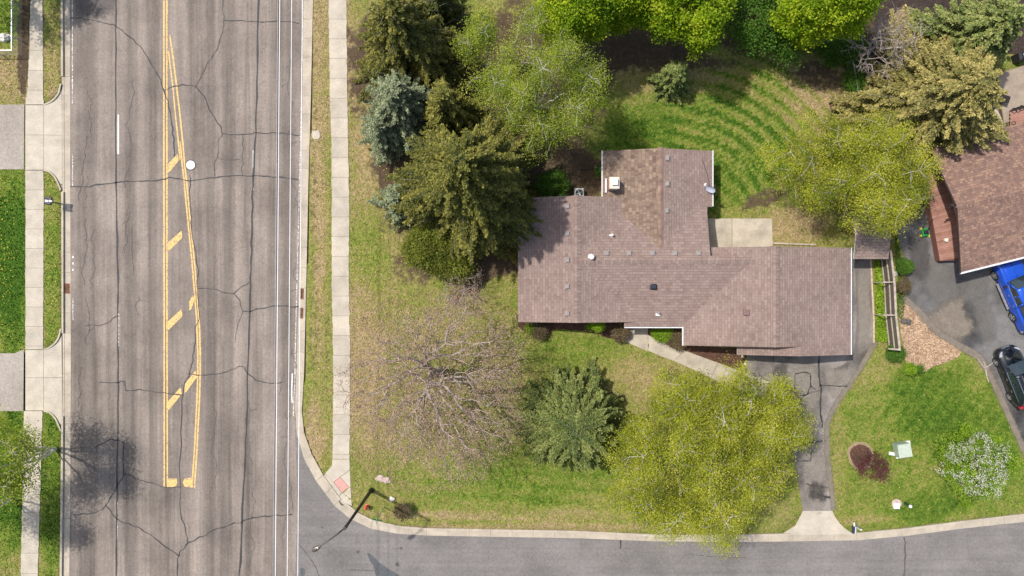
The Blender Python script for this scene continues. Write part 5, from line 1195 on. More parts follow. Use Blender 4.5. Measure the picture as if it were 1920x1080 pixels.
def wheels(t, M, xf, xr, half, r_, w_=.24):
    for x in (xf, xr):
        for sg in (-1, 1):
            m = MB(); m.lathe((0, 0, 0), [(r_*.62, -w_/2), (r_*.93, -w_/2), (r_, -w_/2+.03), (r_, w_/2-.03), (r_*.93, w_/2), (r_*.62, w_/2)], 28)
            MM = M @ Matrix.Translation((x, sg*half, r_)) @ Matrix.Rotation(R(90), 4, 'X'); place(m, MM); wh = m.build('wheel', M_tyre, t, smooth=False)
            m = MB(); s0 = -sg*w_/2
            m.lathe((0, 0, s0*.80-.01), [(r_*.60, 0), (r_*.60, .02)], 24, mi=1)
            m.lathe((0, 0, s0*.98-.01), [(r_*.64, 0), (r_*.64, .02)], 24, mi=1) if False else None
            for k in range(5):
                a = 6.283*k/5
                for da in (-.16, .16): m.box((math.cos(a+da*.6)*r_*.36, math.sin(a+da*.6)*r_*.36, s0*.96), (r_*.52, r_*.10, .03), rz=a+da*.4)
            m.lathe((0, 0, s0*.97-.015), [(r_*.15, 0), (r_*.13, .035)], 12)
            q = []; n = 28
            for rr__, zz_ in ((r_*.58, s0*.85), (r_*.66, s0*1.04), (r_*.62, s0*1.04), (r_*.55, s0*.85)):
                for k in range(n): q.append((rr__*math.cos(6.283*k/n), rr__*math.sin(6.283*k/n), zz_))
            m.add(q, [(i*n+k, i*n+(k+1) % n, (i+1)*n+(k+1) % n, (i+1)*n+k) for i in range(3) for k in range(n)])
            place(m, MM); m.build('rim', [M_rim, M_blkp], wh)
def body_prof(w_, zb, zs, zt, crown, wtop): return [(w_*.90, zb), (w_*.985, zb+.10), (w_, zb+(zs-zb)*.5), (w_*.975, zs), (wtop, zt), (wtop*.55, zt+crown*.75), (0, zt+crown)]

def arch(t, M, x, half, r_):
    for sg in (-1, 1):
        m = MB(); n = 16; q = []
        for k in range(n+1):
            a = math.pi*k/n
            for rr__ in (r_*1.05, r_*1.24):
                for yy in (half-.04, half+.035): q.append((x+rr__*math.cos(a), sg*yy, r_+rr__*math.sin(a)))
        fs = [(k*4+a, k*4+b, (k+1)*4+b, (k+1)*4+a) for k in range(n) for a, b in ((0, 1), (1, 3), (3, 2), (2, 0))]; m.add(q, fs)
        m.add([(x+r_*1.13*math.cos(math.pi*k/n), sg*(half+.004), r_+r_*1.13*math.sin(math.pi*k/n)) for k in range(n+1)], [tuple(range(n+1))], 1); place(m, M); yield m

def pickup(px, py, label):
    # (px, py): midpoint of the left wheels at the ground; heading up-left in the photo
    hd = math.atan2(77, -33); M = Matrix.Translation((0, 0, 0)); A0 = P(px, py, .4); L = Vector((math.cos(hd), math.sin(hd), 0)); Rt = Vector((math.sin(hd), -math.cos(hd), 0)); half = .84
    ctr = A0+Rt*half; M = Matrix.Translation((ctr.x, ctr.y, .13)) @ Matrix.Rotation(hd, 4, 'Z'); t = thing('pickup_truck', label, 'pickup truck', (ctr.x, ctr.y, .13))
    W = .98; m = MB()
    sts = [(2.62, body_prof(W*.86, .50, .80, .86, .03, .80)), (2.52, body_prof(W*.93, .42, .92, 1.04, .04, .82)), (2.2, body_prof(W*.97, .40, .98, 1.13, .05, .84)), (1.7, body_prof(W, .38, 1.0, 1.16, .05, .86)), (1.05, body_prof(W, .36, 1.02, 1.17, .04, .88)),
           (.9, body_prof(W, .36, 1.02, 1.18, .02, .88)), (-.6, body_prof(W, .36, 1.02, 1.18, .01, .88)), (-1.02, body_prof(W, .38, 1.02, 1.20, .01, .90))]
    mirror_loft(m, sts); place(m, M); o = m.build('body', M_blue, t, smooth=True); bev(o, .03)
    m = MB()   # bed walls and floor
    for sg in (-1, 1): m.bbox((-1.98, sg*.86, .82), (1.92, .22, .84), 0, .05)
    m.bbox((-1.06, 0, .82), (.10, 1.6, .84), 0, .03); m.bbox((-2.90, 0, .80), (.10, 1.74, .82), 0, .03); m.box((-1.98, 0, .56), (1.8, 1.6, .06)); place(m, M); o = m.build('cargo_bed', M_blue, t)
    m = MB(); m.bbox((-1.98, 0, 1.262), (1.90, 1.52, .05), 0, .02)
    for k in range(3): m.box((-1.5-.45*k, 0, 1.295), (.04, 1.45, .02))
    place(m, M); m.build('bed_cover', plain('black_bed_cover', (.03, .03, .034), .6), t)
    m = MB()   # cabin glass volume then roof and pillars
    gl = [(1.12, [(.80, 1.17), (.62, 1.20), (0, 1.24)]), (.42, [(.84, 1.17), (.70, 1.66), (0, 1.74)]), (-.75, [(.84, 1.17), (.69, 1.68), (0, 1.76)]), (-1.0, [(.82, 1.17), (.66, 1.30), (0, 1.34)])]
    mirror_loft(m, [(x, [(a+.0, b) for a, b in p]) for x, p in gl]); place(m, M); m.build('window_glass', M_glass, t)
    m = MB(); mirror_loft(m, [(.44, [(.72, 1.665), (.70, 1.70), (.4, 1.765), (0, 1.78)]), (.30, [(.735, 1.66), (.715, 1.72), (.4, 1.80), (0, 1.815)]), (-.6, [(.735, 1.66), (.705, 1.73), (.4, 1.81), (0, 1.825)]), (-.80, [(.70, 1.66), (.68, 1.71), (.4, 1.785), (0, 1.80)])])
    for sg in (-1, 1):
        m.tube([(1.10, sg*.83, 1.19), (.43, sg*.725, 1.69)], .045, 6); m.tube([(-1.0, sg*.83, 1.17), (-.76, sg*.72, 1.70)], .07, 6); m.tube([(-.16, sg*.853, 1.17), (-.16, sg*.728, 1.68)], .04, 6)
    place(m, M); o = m.build('cab_roof', M_blue, t, smooth=True)
    m = MB(); mirror_loft(m, [(2.1, [(.62, 1.155), (.60, 1.205), (0, 1.235)]), (1.25, [(.72, 1.17), (.70, 1.235), (0, 1.25)])]); place(m, M); o = m.build('hood', M_blue, t, smooth=True); bev(o, .02)
    for sg in (-1, 1): m = MB(); m.tube([(2.45, sg*.66, 1.135), (1.25, sg*.80, 1.215)], .02, 5); place(m, M); m.build('hood_crease', M_blue, t)
    for xx, nm in ((1.75, 'f'), (-1.75, 'r')):
        for m in arch(t, M, xx, W-.02, .40): m.build('wheel_arch', [M_blue, M_blkp], t)
    wheels(t, M, 1.75, -1.75, .88, .40, .27)
    for sg in (-1, 1):
        m = MB(); m.bbox((0.0, sg*1.06, .42), (2.15, .17, .06), 0, .015); place(m, M); m.build('running_board', plain('scuffed_aluminium', (.42, .41, .40), .35, .6, var=.2), t)
        m = MB(); m.bbox((.82, sg*1.12, 1.22), (.14, .24, .20), 0, .03); m.box((.86, sg*.98, 1.18), (.05, .14, .05)); place(m, M); m.build('mirror', M_blue if sg < 0 else M_blkp, t)
        m = MB(); m.bbox((2.50, sg*.70, .96), (.16, .34, .22), 0, .03); place(m, M); m.build('headlight', M_head, t)
        m = MB(); m.bbox((-2.93, sg*.86, 1.0), (.10, .20, .36), 0, .02); place(m, M); m.build('taillight', M_tail, t)
        for xx in (.05, -.85):
            m = MB(); m.box((xx, sg*.995, 1.00), (.20, .035, .035)); place(m, M); m.build('door_handle', M_chr, t)
        m = MB(); m.box((.0, sg*.868, 1.205), (1.95, .03, .03)); place(m, M); m.build('window_trim', M_chr, t)
    m = MB(); m.bbox((2.62, 0, .60), (.18, 1.80, .22), 0, .04); place(m, M); m.build('bumper', M_chr, t)
    m = MB(); m.bbox((-3.02, 0, .56), (.20, 1.86, .20), 0, .04); place(m, M); m.build('bumper', M_chr, t)
    m = MB(); m.bbox((2.60, 0, .88), (.10, 1.0, .30), 0, .02); place(m, M); m.build('grille', M_blkp, t)
    return t
pickup(1882.5, 554, 'bright blue pickup truck with silver running boards parked half under the neighbouring eave')

def suv(px, py, label):
    hd = math.atan2(75, -29); A0 = P(px, py, .35); Rt = Vector((math.sin(hd), -math.cos(hd), 0)); half = .80; ctr = A0+Rt*half
    M = Matrix.Translation((ctr.x, ctr.y, .13)) @ Matrix.Rotation(hd, 4, 'Z'); t = thing('parked_suv', label, 'car', (ctr.x, ctr.y, .13)); W = .93; ext = .05
    m = MB()
    sts = [(2.42, body_prof(W*.50, .36, .52, .60, .02, .42)), (2.36, body_prof(W*.70, .30, .62, .74, .03, .58)), (2.18, body_prof(W*.88, .27, .72, .86, .05, .68)), (1.85, body_prof(W*.96, .26, .80, .95, .08, .74)), (1.35, body_prof(W, .25, .86, 1.01, .08, .78)), (.95, body_prof(W, .25, .89, 1.05, .04, .80)),
           (0, body_prof(W, .25, .92, 1.08, .02, .82)), (-1.2, body_prof(W, .26, .95, 1.10, .02, .82)), (-1.9, body_prof(W*.96, .28, .95, 1.10, .02, .78)), (-2.25, body_prof(W*.86, .34, .90, 1.05, .02, .70)), (-2.34, body_prof(W*.74, .42, .80, .98, .02, .62))]
    mirror_loft(m, sts); place(m, M); o = m.build('body', M_black, t, smooth=True)
    m = MB(); gl = [(1.12, [(.76, 1.06), (.60, 1.08), (0, 1.12)]), (.35, [(.80, 1.07), (.63, 1.52), (0, 1.60)]), (-1.45, [(.80, 1.09), (.62, 1.54), (0, 1.62)]), (-2.12, [(.70, 1.09), (.55, 1.14), (0, 1.18)])]
    mirror_loft(m, gl); place(m, M); m.build('window_glass', M_glass, t)
    m = MB(); mirror_loft(m, [(.37, [(.65, 1.525), (.63, 1.56), (.35, 1.615), (0, 1.635)]), (.2, [(.665, 1.53), (.645, 1.58), (.35, 1.65), (0, 1.665)]), (-1.3, [(.66, 1.54), (.64, 1.59), (.35, 1.66), (0, 1.68)]), (-1.60, [(.60, 1.52), (.58, 1.56), (.3, 1.61), (0, 1.62)])])
    for sg in (-1, 1):
        m.tube([(1.10, sg*.79, 1.08), (.36, sg*.65, 1.55)], .04, 6); m.tube([(-2.10, sg*.74, 1.10), (-1.5, sg*.63, 1.55)], .07, 6); m.tube([(-.35, sg*.815, 1.08), (-.35, sg*.655, 1.54)], .03, 6)
    place(m, M); m.build('car_roof', M_black, t, smooth=True)
    m = MB(); mirror_loft(m, [(2.02, [(.45, .96), (.43, .985), (0, 1.02)]), (1.18, [(.58, 1.04), (.56, 1.10), (0, 1.14)])]); place(m, M); o = m.build('hood', M_black, t, smooth=True)
    for xx in (1.45, -1.42):
        for m in arch(t, M, xx, W-.02, .35): m.build('wheel_arch', [M_black, M_blkp], t)
    wheels(t, M, 1.45, -1.42, .82, .35, .23)
    for sg in (-1, 1):
        m = MB(); m.tube([(.15, sg*.60, 1.66), (-1.35, sg*.60, 1.68)], .022, 6); place(m, M); m.build('roof_rail', M_chr, t)
        m = MB(); m.tube([(.95, sg*.845, 1.07), (-1.75, sg*.845, 1.10)], .014, 5); place(m, M); m.build('window_trim', M_chr, t)
        m = MB(); m.bbox((.80, sg*.99, 1.10), (.16, .22, .14), 0, .03); place(m, M); m.build('mirror', M_black, t)
        m = MB(); m.tube([(2.20, sg*.50, .84), (2.02, sg*.72, .90), (1.86, sg*.83, .90)], [.06, .085, .04], 8); place(m, M); m.build('headlight', M_head, t)
        m = MB(); m.bbox((-2.24, sg*.72, .98), (.22, .26, .22), 0, .04); place(m, M); m.build('taillight', M_tail, t)
        for xx in (.10, -.85): m = MB(); m.box((xx, sg*.94, .92), (.19, .035, .03)); place(m, M); m.build('door_handle', M_chr, t)
    m = MB(); q = [(2.39, y, .64-.10*abs(y)) for y in (-.6, -.3, 0, .3, .6)]; m.tube([(2.22, -.62, .70), (2.36, -.35, .70), (2.42, 0, .70), (2.36, .35, .70), (2.22, .62, .70)], .035, 6); m.tube([(2.26, -.6, .60), (2.41, -.3, .60), (2.45, 0, .60), (2.41, .3, .60), (2.26, .6, .60)], .03, 6)
    place(m, M); m.build('grille', M_chr, t)
    return t
suv(1880, 711, 'glossy black car with silver rimmed windows parked beside the bright green lawn')

# ------------------------------------------------------------------ street furniture and small things
M_dkm = plain('dark_bronze_metal', (.035, .028, .024), .5, .3)
lb = P(697, 918, 0); lt = thing('street_lamp', 'tall dark street lamp leaning over the street corner', 'street lamp', (lb.x, lb.y, .1)); top = (lb.x, lb.y, 8.6)
m = MB(); m.tube([(lb.x, lb.y, .1), (lb.x, lb.y, 4), top], [.14, .115, .085], 12); m.tube([(lb.x, lb.y, .1), (lb.x, lb.y, .35)], .2, 12); m.build('pole', M_dkm, lt, smooth=True)
hp = P(600, 1024, 9.1); m = MB(); m.tube([(lb.x, lb.y, 8.35), Vector((lb.x, lb.y, 8.8)).lerp(hp, .25), Vector((lb.x, lb.y, 9.0)).lerp(hp, .6), hp], .052, 8); m.tube([(lb.x, lb.y, 8.2), (lb.x, lb.y, 8.65)], .12, 10); m.build('arm', plain('grey_arm_metal', (.06, .055, .05), .5, .4), lt)
dv = (hp-Vector((lb.x, lb.y, 9.1))); az = math.atan2(dv.y, dv.x); m = MB(); MM = Matrix.Translation(hp) @ Matrix.Rotation(az, 4, 'Z')
n = 16; q = []; prof = [(-.05, .05, .05), (.05, .12, .09), (.25, .17, .12), (.45, .16, .10), (.58, .10, .06), (.62, .02, .02)]
for x, a, b in prof:
    for k in range(n): q.append(MM @ Vector((x, a*math.cos(6.283*k/n), b*math.sin(6.283*k/n))))
m.add(q, [(i*n+k, i*n+(k+1) % n, (i+1)*n+(k+1) % n, (i+1)*n+k) for i in range(len(prof)-1) for k in range(n)]+[tuple(range(n))]); m.build('lamp_head', plain('lamp_bronze', (.12, .10, .085), .35, .5), lt, smooth=True)
c = MM @ Vector((.12, 0, .12)); m = MB(); m.lathe(c, [(.05, -.02), (.05, .05), (.03, .07)], 10); m.build('photocell', M_gut, lt)
# street name sign
sb = P(721, 950, 0); st_ = thing('street_name_sign', 'slim signpost with two crossed blades standing at the kerb by the hydrant', 'street sign', (sb.x, sb.y, .1))
m = MB(); m.tube([(sb.x, sb.y, .1), (sb.x, sb.y, 3.0)], .032, 8); m.build('post', M_gal, st_)
M_sg = plain('green_sign', (.02, .16, .07), .4)
m = MB(); m.box((sb.x, sb.y, 2.78), (.85, .02, .2), R(80)); m.build('sign_blade', M_sg, st_); m = MB(); m.box((sb.x, sb.y, 3.02), (.75, .02, .2), R(-8)); m.build('sign_blade', M_sg, st_)
# hydrant
hb = P(689, 948, 0); hy = thing('fire_hydrant', 'small red fire hydrant on the corner verge', 'fire hydrant', (hb.x, hb.y, .1)); M_hy = plain('hydrant_red', (.50, .09, .055), .5, var=.25)
m = MB(); m.lathe((hb.x, hb.y, .1), [(.17, 0), (.17, .05), (.12, .07), (.115, .50), (.15, .52), (.15, .57), (.12, .60), (.09, .70), (.03, .76), (.03, .80)], 16); m.build('barrel', M_hy, hy, smooth=False)
for dx, dy, r_ in ((1, 0, .055), (-1, 0, .055), (0, -1, .075)): m = MB(); m.tube([(hb.x+dx*.08, hb.y+dy*.08, .48), (hb.x+dx*.2, hb.y+dy*.2, .48)], r_, 10); m.build('nozzle', M_hy, hy)
# rocks
def rock(px, py, sx, sy, sz, mat, label, seed, cat='rock', name='boulder'):
    c = P(px, py, sz*.5); bm = bmesh.new(); bmesh.ops.create_icosphere(bm, subdivisions=4, radius=1)
    for v in bm.verts:
        p = v.co.copy(); n_ = mnoise.noise(p*1.1+Vector((seed, 0, 0)))*.35+mnoise.noise(p*2.7+Vector((seed, 3, 0)))*.16+mnoise.noise(p*7+Vector((seed, 3, 9)))*.05
        v.co = Vector((p.x*sx*(1+n_), p.y*sy*(1+n_), max(-.3, p.z)*sz*(1+n_)))
    me = bpy.data.meshes.new(name); bm.to_mesh(me); bm.free(); me.materials.append(mat); o = bpy.data.objects.new(name, me); COL.objects.link(o); o.location = (c.x, c.y, .12); tag(o, label, cat); return o
M_rkw = plain('pale_limestone', (.60, .56, .50), .9, var=.2, scale=8); M_rkt = plain('tan_rock', (.42, .33, .28), .95, var=.25, scale=7); M_rkd = plain('dark_rock', (.11, .095, .085), .95, var=.35, scale=9)
rock(735, 936, .22, .20, .22, M_rkw, 'small white boulder right of the street lamp base', 1)
rock(713, 897, .38, .26, .16, M_rkt, 'flat pinkish flagstone lying left of its twin in the corner lawn', 2, name='flagstone'); rock(726, 900, .30, .24, .15, M_rkt, 'flat pinkish flagstone lying right of its twin in the corner lawn', 3, name='flagstone')
rock(9, 70, .40, .36, .40, M_rkw, 'white boulder inside the wire fence corner at the top left', 4)
rock(1694, 602, .30, .22, .22, M_rkd, 'dark rock on the left at the edge of the wood chips', 5); rock(1703, 604, .22, .24, .24, M_rkd, 'rounder dark rock on the right at the edge of the wood chips', 6)
rock(1679, 513, .20, .20, .2, M_rkw, 'grey rock between the timber fence and round green shrub', 7); rock(1392, 668, .10, .10, .12, M_rkw, 'small pale stone at the end of the garage mulch bed', 8); rock(1397, 682, .10, .09, .12, M_rkw, 'small pale stone beside the front walk and birch', 9)
# utility covers
g = NG('manhole_iron'); co = g.tc(); r1 = g.ramp(g.vor(co, 13, 'F1', 'Distance'), [(.35, (.33, .33, .34)), (.5, (.20, .20, .21))]); g.col(g.mix(g.ramp(g.noise(co, 6, 4, .7), [(.45, 0.), (.7, .45)]), r1, (.32, .30, .28))); g.rough(.4); g.b.inputs['Metallic'].default_value = .2
mc = P(357.5, 309.5, 0); mt = thing('manhole_cover', 'bright round manhole cover in the wide road', 'manhole cover', (mc.x, mc.y, 0))
m = MB(); m.lathe((mc.x, mc.y, .006), [(.43, 0), (.43, .010)], 32); m.build('surround', M_tarlight, mt); m = MB(); m.lathe((mc.x, mc.y, .008), [(.355, 0), (.355, .016), (.33, .02)], 32); m.build('lid', g.m, mt)
m = MB(); m.box((mc.x, mc.y+.08, .030), (.30, .025, .004), .35); m.box((mc.x+.05, mc.y-.06, .030), (.18, .02, .004), .35); m.build('lettering', M_tarlight, mt)
def drain(px, py, w_, l_, label, rust=True, bars=8):
    c = P(px, py, 0); t = thing('storm_drain', label, 'storm drain', (c.x, c.y, 0), 'storm drain grates in the gutters')
    m = MB(); M_r = M_rust
    for a in (-1, 1): m.box((c.x+a*w_/2, c.y, .022), (.05, l_, .03)); m.box((c.x, c.y+a*l_/2, .0215), (w_, .05, .029))
    m.box((c.x, c.y, .021), (.035, l_, .03)); m.build('frame', M_r, t)
    m = MB()
    for k in range(bars): m.box((c.x, c.y-l_/2+l_*(k+.5)/bars, .0195), (w_, .035, .03))
    m.build('grate', M_r, t); m = MB(); m.box((c.x, c.y, .014), (w_, l_, .006)); m.build('pit', plain('drain_dark', (.012, .010, .009), .95), t)
M_rust = plain('rusty_iron', (.22, .10, .055), .9, var=.4, scale=12)
drain(568, 551, .42, .80, 'rusty storm drain grate in the right gutter, upper one of the pair'); drain(566.5, 587, .42, .80, 'rusty storm drain grate in the right gutter, lower one of the pair'); drain(126, 541, .38, .75, 'dark storm drain grate in the left gutter opposite the green lawn')
m = MB(); c = P(593, 253, .12); m.slab(PX(ragged([(586, 247), (599, 246), (600, 260), (587, 261)], 3, .5)), .10, .150); tag(m.build('valve_box_pad', M_conc, None), 'square concrete utility pad in the right verge grass', 'utility pad')
# transformer
g_ = P(1693, 843, .7); tf = thing('utility_transformer', 'grey-green utility transformer box on a white pad in the bright lawn', 'transformer', (g_.x, g_.y, .1)); az = R(9)
M_tg = plain('utility_green', (.27, .33, .26), .5, var=.08); m = MB(); m.box((P(1691, 842, 0).x, P(1691, 842, 0).y, .14), (1.25, 1.25, .12), az); m.build('pad', concrete('white_pad', (.66, .66, .62), .1, False), tf)
cx_, cy_ = P(1694, 844, .75).x, P(1694, 844, .75).y
m = MB(); m.bbox((cx_, cy_, .50), (.94, 1.02, .74), az, .03); m.build('cabinet', M_tg, tf)
m = MB(); m.bbox((cx_, cy_+.22, .895), (.98, .50, .05), az, .02); m.bbox((cx_+.05, cy_-.27, .89), (.98, .54, .05), az, .02); m.build('lid', plain('pale_utility_green', (.40, .45, .37), .5, var=.08), tf)
m = MB(); c = P(1673, 851, .16); m.box((c.x+.1, c.y, .17), (.72, .24, .10), R(-9)); m.build('cable_cover', M_trim, tf)
c = P(1682, 949, .3); m = MB(); m.bbox((c.x, c.y, .22), (.42, .44, .24), 0, .03); tag(m.build('utility_box', plain('white_plastic', (.78, .77, .78), .5, var=.03), None), 'low square white utility box in the bright lawn near the street', 'utility box')
m = MB(); c2 = P(1681, 944, .1); m.slab([(c2.x+.38*math.cos(6.283*k/14), c2.y+.36*math.sin(6.283*k/14)) for k in range(14)], .08, .145); tag(m.build('gravel_ring', M_rkt, None), 'bare gravelly ring around the low white utility box', 'gravel')
c = P(1697, 944, .1); tp_ = thing('utility_pedestal', 'dark green utility pedestal with a white round cap beside the white box', 'utility pedestal', (c.x, c.y, .1)); m = MB(); m.tube([(c.x, c.y, .1), (c.x, c.y, .80)], .12, 14); m.build('post', plain('dark_utility_green', (.015, .06, .035), .5), tp_); m = MB(); m.lathe((c.x, c.y, .80), [(.13, 0), (.13, .06), (.08, .10)], 14); m.build('cap', M_gut, tp_)
# mailboxes
def mailbody(m, c, rz, L=.50, w_=.20, h_=.22):
    MM = Matrix.Translation(c) @ Matrix.Rotation(rz, 4, 'Z'); prof = [(-w_/2, 0), (w_/2, 0), (w_/2, h_*.5)]+[(w_/2*math.cos(a), h_*.5+w_/2*math.sin(a)) for a in [math.pi*k/8 for k in range(1, 8)]]+[(-w_/2, h_*.5)]
    n = len(prof); q = [MM @ Vector((x, y, z)) for x in (-L/2, L/2) for y, z in prof]; m.add(q, [tuple(range(n-1, -1, -1)), tuple(range(n, 2*n))]+[(k, (k+1) % n, n+(k+1) % n, n+k) for k in range(n)])
M_mb = plain('black_mailbox', (.02, .024, .045), .35)
c = P(118, 383, 0); mb_ = thing('twin_mailbox', 'pair of dark mailboxes on one post at the left kerb', 'mailbox', (c.x, c.y, .1)); hgt_ = 1.25; tc_ = P(92, 377, hgt_)
m = MB(); m.tube([(c.x+.02, c.y, .1), (c.x-.12, c.y+.02, hgt_-.1)], .05, 6); m.tube([(c.x, c.y, hgt_-.55), (tc_.x, tc_.y, hgt_-.06)], .045, 6); m.build('post', plain('green_grey_post', (.12, .14, .11), .8), mb_)
for s2 in (-1, 1):
    m = MB(); mailbody(m, (tc_.x+.03*s2, tc_.y+.19*s2, hgt_), R(-8)); m.build('mailbox_body', M_mb, mb_)
m = MB(); m.box((tc_.x-.12, tc_.y, hgt_+.05), (.24, .16, .12), R(-8)); m.box((tc_.x+.16, tc_.y, hgt_+.05), (.22, .16, .12), R(-8)); m.build('newspaper_holder', M_trim, mb_)
c = P(1600, 984, 0); mb_ = thing('kerb_mailbox', 'single dark mailbox with a pale post at the driveway apron', 'mailbox', (c.x, c.y, .1)); tc_ = P(1599.5, 993, 1.15)
m = MB(); m.box((c.x+.05, c.y, .6), (.11, .11, 1.0)); m.box((tc_.x+.12, tc_.y+.1, 1.08), (.10, .85, .08)); m.build('post', M_trim, mb_); m = MB(); mailbody(m, (tc_.x-.02, tc_.y, 1.14), R(88), .52, .19); m.build('mailbox_body', M_mb, mb_)
m = MB(); m.tube([(tc_.x+.22, tc_.y-.25, 1.10), (tc_.x+.22, tc_.y+.2, 1.10)], .07, 8); m.build('newspaper_holder', M_gal, mb_); m = MB(); m.box((c.x-.2, c.y+.18, 1.1), (.5, .03, .03), R(-35)); m.build('bracket', M_blkp, mb_)
# air conditioner
c = P(1086, 361, .75); ac = thing('air_conditioner', 'grey air conditioner with a round fan grille behind the west wing', 'air conditioner', (c.x, c.y, .1)); m = MB(); m.bbox((c.x, c.y-.05, .45), (.72, .78, .72), 0, .04); m.build('cabinet', plain('ac_grey', (.45, .47, .45), .5, var=.06), ac)
m = MB(); m.lathe((c.x, c.y-.05, .812), [(.29, 0), (.29, .012)], 24); m.build('fan_well', plain('ac_dark', (.02, .022, .025), .8), ac)
m = MB(); 
for k in range(4): m.box((c.x+.12*math.cos(1.57*k+.4), c.y-.05+.12*math.sin(1.57*k+.4), .832), (.22, .11, .008), 1.57*k+.4, rx=.25)
m.lathe((c.x, c.y-.05, .83), [(.06, 0), (.06, .03)], 12); m.build('fan', plain('fan_grey', (.28, .29, .30), .4, .5), ac)
m = MB(); m.lathe((c.x, c.y-.05, .855), [(.31, 0), (.32, .01)], 24) if False else None
for k in range(7): m.tube([(c.x-.30, c.y-.05+(k-3)*.085, .862), (c.x+.30, c.y-.05+(k-3)*.085, .862)], .004, 4)
m.build('grille', M_blkp, ac)
# mower, gate, pots, grill, deck items
c = P(1732, 436, .1); mw = thing('lawn_mower', 'small green and yellow lawn mower parked beside the red deck', 'lawn mower', (c.x, c.y, .13)); M_gn = plain('mower_green', (.02, .22, .06), .35); M_ye = plain('mower_yellow', (.75, .62, .04), .5)
m = MB(); m.bbox((c.x, c.y, .30), (.50, .62, .16), R(10), .05); m.build('deck_shell', M_gn, mw); m = MB(); m.bbox((c.x-.02, c.y+.02, .46), (.28, .30, .18), R(10), .05); m.build('engine', M_blkp, mw)
for a, b in ((-1, -1), (1, -1), (1, 1), (-1, 1)):
    m = MB(); m.tube([(c.x+a*.26, c.y+b*.27, .23), (c.x+a*.34, c.y+b*.27, .23)], .10, 12); m.build('wheel', M_ye if (a, b) != (1, 1) else M_blkp, mw)
m = MB()
for a in (-1, 1): m.tube([(c.x+a*.2, c.y+.28, .32), (c.x+a*.22, c.y+.95, .95)], .014, 6)
m.tube([(c.x-.22, c.y+.95, .95), (c.x+.22, c.y+.95, .95)], .014, 6); m.build('handle', M_blkp, mw)
c = P(1741, 371, 1.3); gt_ = thing('wooden_gate', 'grey timber gate rail and planter frame at the upper end of the red deck', 'gate', (c.x, c.y, .1)); m = MB(); m.box((c.x-.55, c.y-.15, 1.3), (1.7, .09, .09), R(13)); m.build('rail', M_wd, gt_)
m = MB(); m.box((c.x, c.y+.18, 1.34), (.9, .05, .05), R(13)); m.box((c.x-.42, c.y+.02, 1.338), (.05, .42, .05), R(13)); m.box((c.x+.42, c.y+.12, 1.338), (.05, .42, .05), R(13)); m.box((c.x-.38, c.y, .7), (.08, .08, 1.2)); m.box((c.x+.4, c.y+.15, .7), (.08, .08, 1.2)); m.build('frame', M_wd, gt_)
m = MB(); m.box((c.x, c.y+.05, .75), (.8, .05, 1.0), R(13)); m.build('panel', M_fb, gt_)
c = P(1774, 450, .9); m = MB(); m.lathe((c.x, c.y, .75), [(.13, 0), (.16, .12), (.15, .22), (.05, .24)], 9); m.box((c.x+.1, c.y+.06, .84), (.16, .12, .14), .5); tag(m.build('deck_pot', M_rkw, None), 'small whitish pot standing on the red deck', 'pot')
M_pot = plain('black_pot', (.03, .032, .036), .4)
def pot(px, py, r_, label, zb=.14):
    c = P(px, py, .4); t = thing('plant_pot', label, 'plant pot', (c.x, c.y, zb), 'dark pots beside the garden deck'); m = MB(); m.lathe((c.x, c.y, zb), [(r_*.7, 0), (r_, .34), (r_*1.08, .34), (r_*1.08, .38), (r_*.88, .38), (r_*.85, .30)], 16); m.build('pot', M_pot, t)
    m = MB(); m.lathe((c.x, c.y, zb+.30), [(r_*.86, 0), (r_*.8, .02)], 14); m.build('soil', plain('potting_soil', (.03, .02, .015), .95), t)
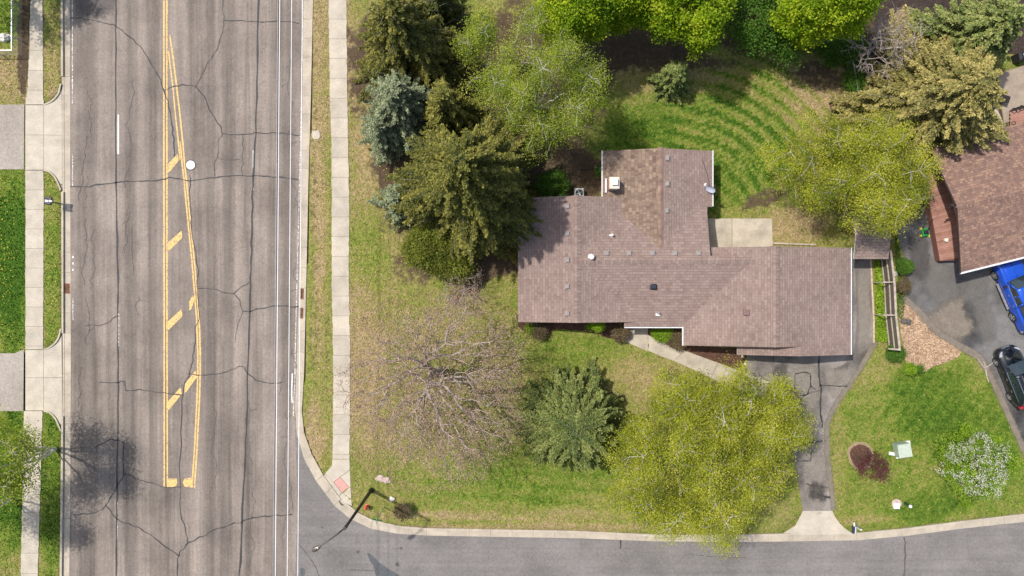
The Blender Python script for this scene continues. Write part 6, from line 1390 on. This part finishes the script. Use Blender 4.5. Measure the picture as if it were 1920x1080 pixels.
pot(1900, 208, .20, 'dark round pot, left end of the row of three above the red decking'); pot(1907, 206, .20, 'dark round pot, middle of the row of three above the red decking'); pot(1914, 203, .20, 'dark round pot, right end of the row of three above the red decking')
pot(1899, 232, .16, 'dark pot on its own beside the corner of the red decking'); pot(1900, 239, .24, 'wide dark pot below the others beside the pale yellow plant')
c = P(1916, 104, .9); gr = thing('patio_grill', 'black covered grill at the right edge of the tan patio', 'grill', (c.x, c.y, .14)); m = MB(); m.bbox((c.x+.2, c.y, .62), (.9, .6, .9), R(14), .12); m.build('cover', M_blkp, gr); m = MB(); m.box((c.x+.15, c.y+.05, 1.09), (.3, .15, .03), R(14)); m.build('handle', plain('pale_blue_metal', (.45, .6, .68), .3), gr)
c = P(1884, 184, .8); ch_ = thing('patio_table', 'dark patio table on the tan pavers beside the huge golden spruce', 'table', (c.x, c.y, .14)); m = MB(); m.bbox((c.x, c.y, .80), (.8, .5, .05), R(-20), .01); m.build('table_top', M_dkm, ch_)
for a, b in ((-1, -1), (1, -1), (1, 1), (-1, 1)): m = MB(); m.tube([(c.x+a*.3, c.y+b*.18, .14), (c.x+a*.3, c.y+b*.18, .8)], .02, 5); m.build('leg', M_dkm, ch_)
# overhead wires
def wire(x0, x1, r_, mat, label, h=9.2):
    pts = []
    for k in range(25):
        t_ = k/24; y = -1900+t_*4980; f = (y+1900)/4980; px = x0+(x1-x0)*(y/1080); v = P(px, y, h); sag = 0
        pts.append((v.x, v.y, h))
    m = MB(); m.tube(pts, r_, 5); tag(m.build('power_line', mat, None), label, 'power line', 'overhead wires along the wide road')
M_wire = plain('bright_aluminium_wire', (.92, .92, .93), .45, .0, var=.02); M_wire2 = plain('grey_wire', (.45, .45, .47), .5)
wire(521, 512, .012, M_wire2, 'thin grey overhead wire, leftmost of the lines over the right lane'); wire(524.6, 516.2, .020, M_wire, 'bright overhead wire beside the thin grey one over the right lane'); wire(547, 538.5, .018, M_wire, 'bright overhead wire over the edge of the right lane'); wire(567, 558.3, .018, M_wire, 'bright overhead wire crossing above the right kerb drains')
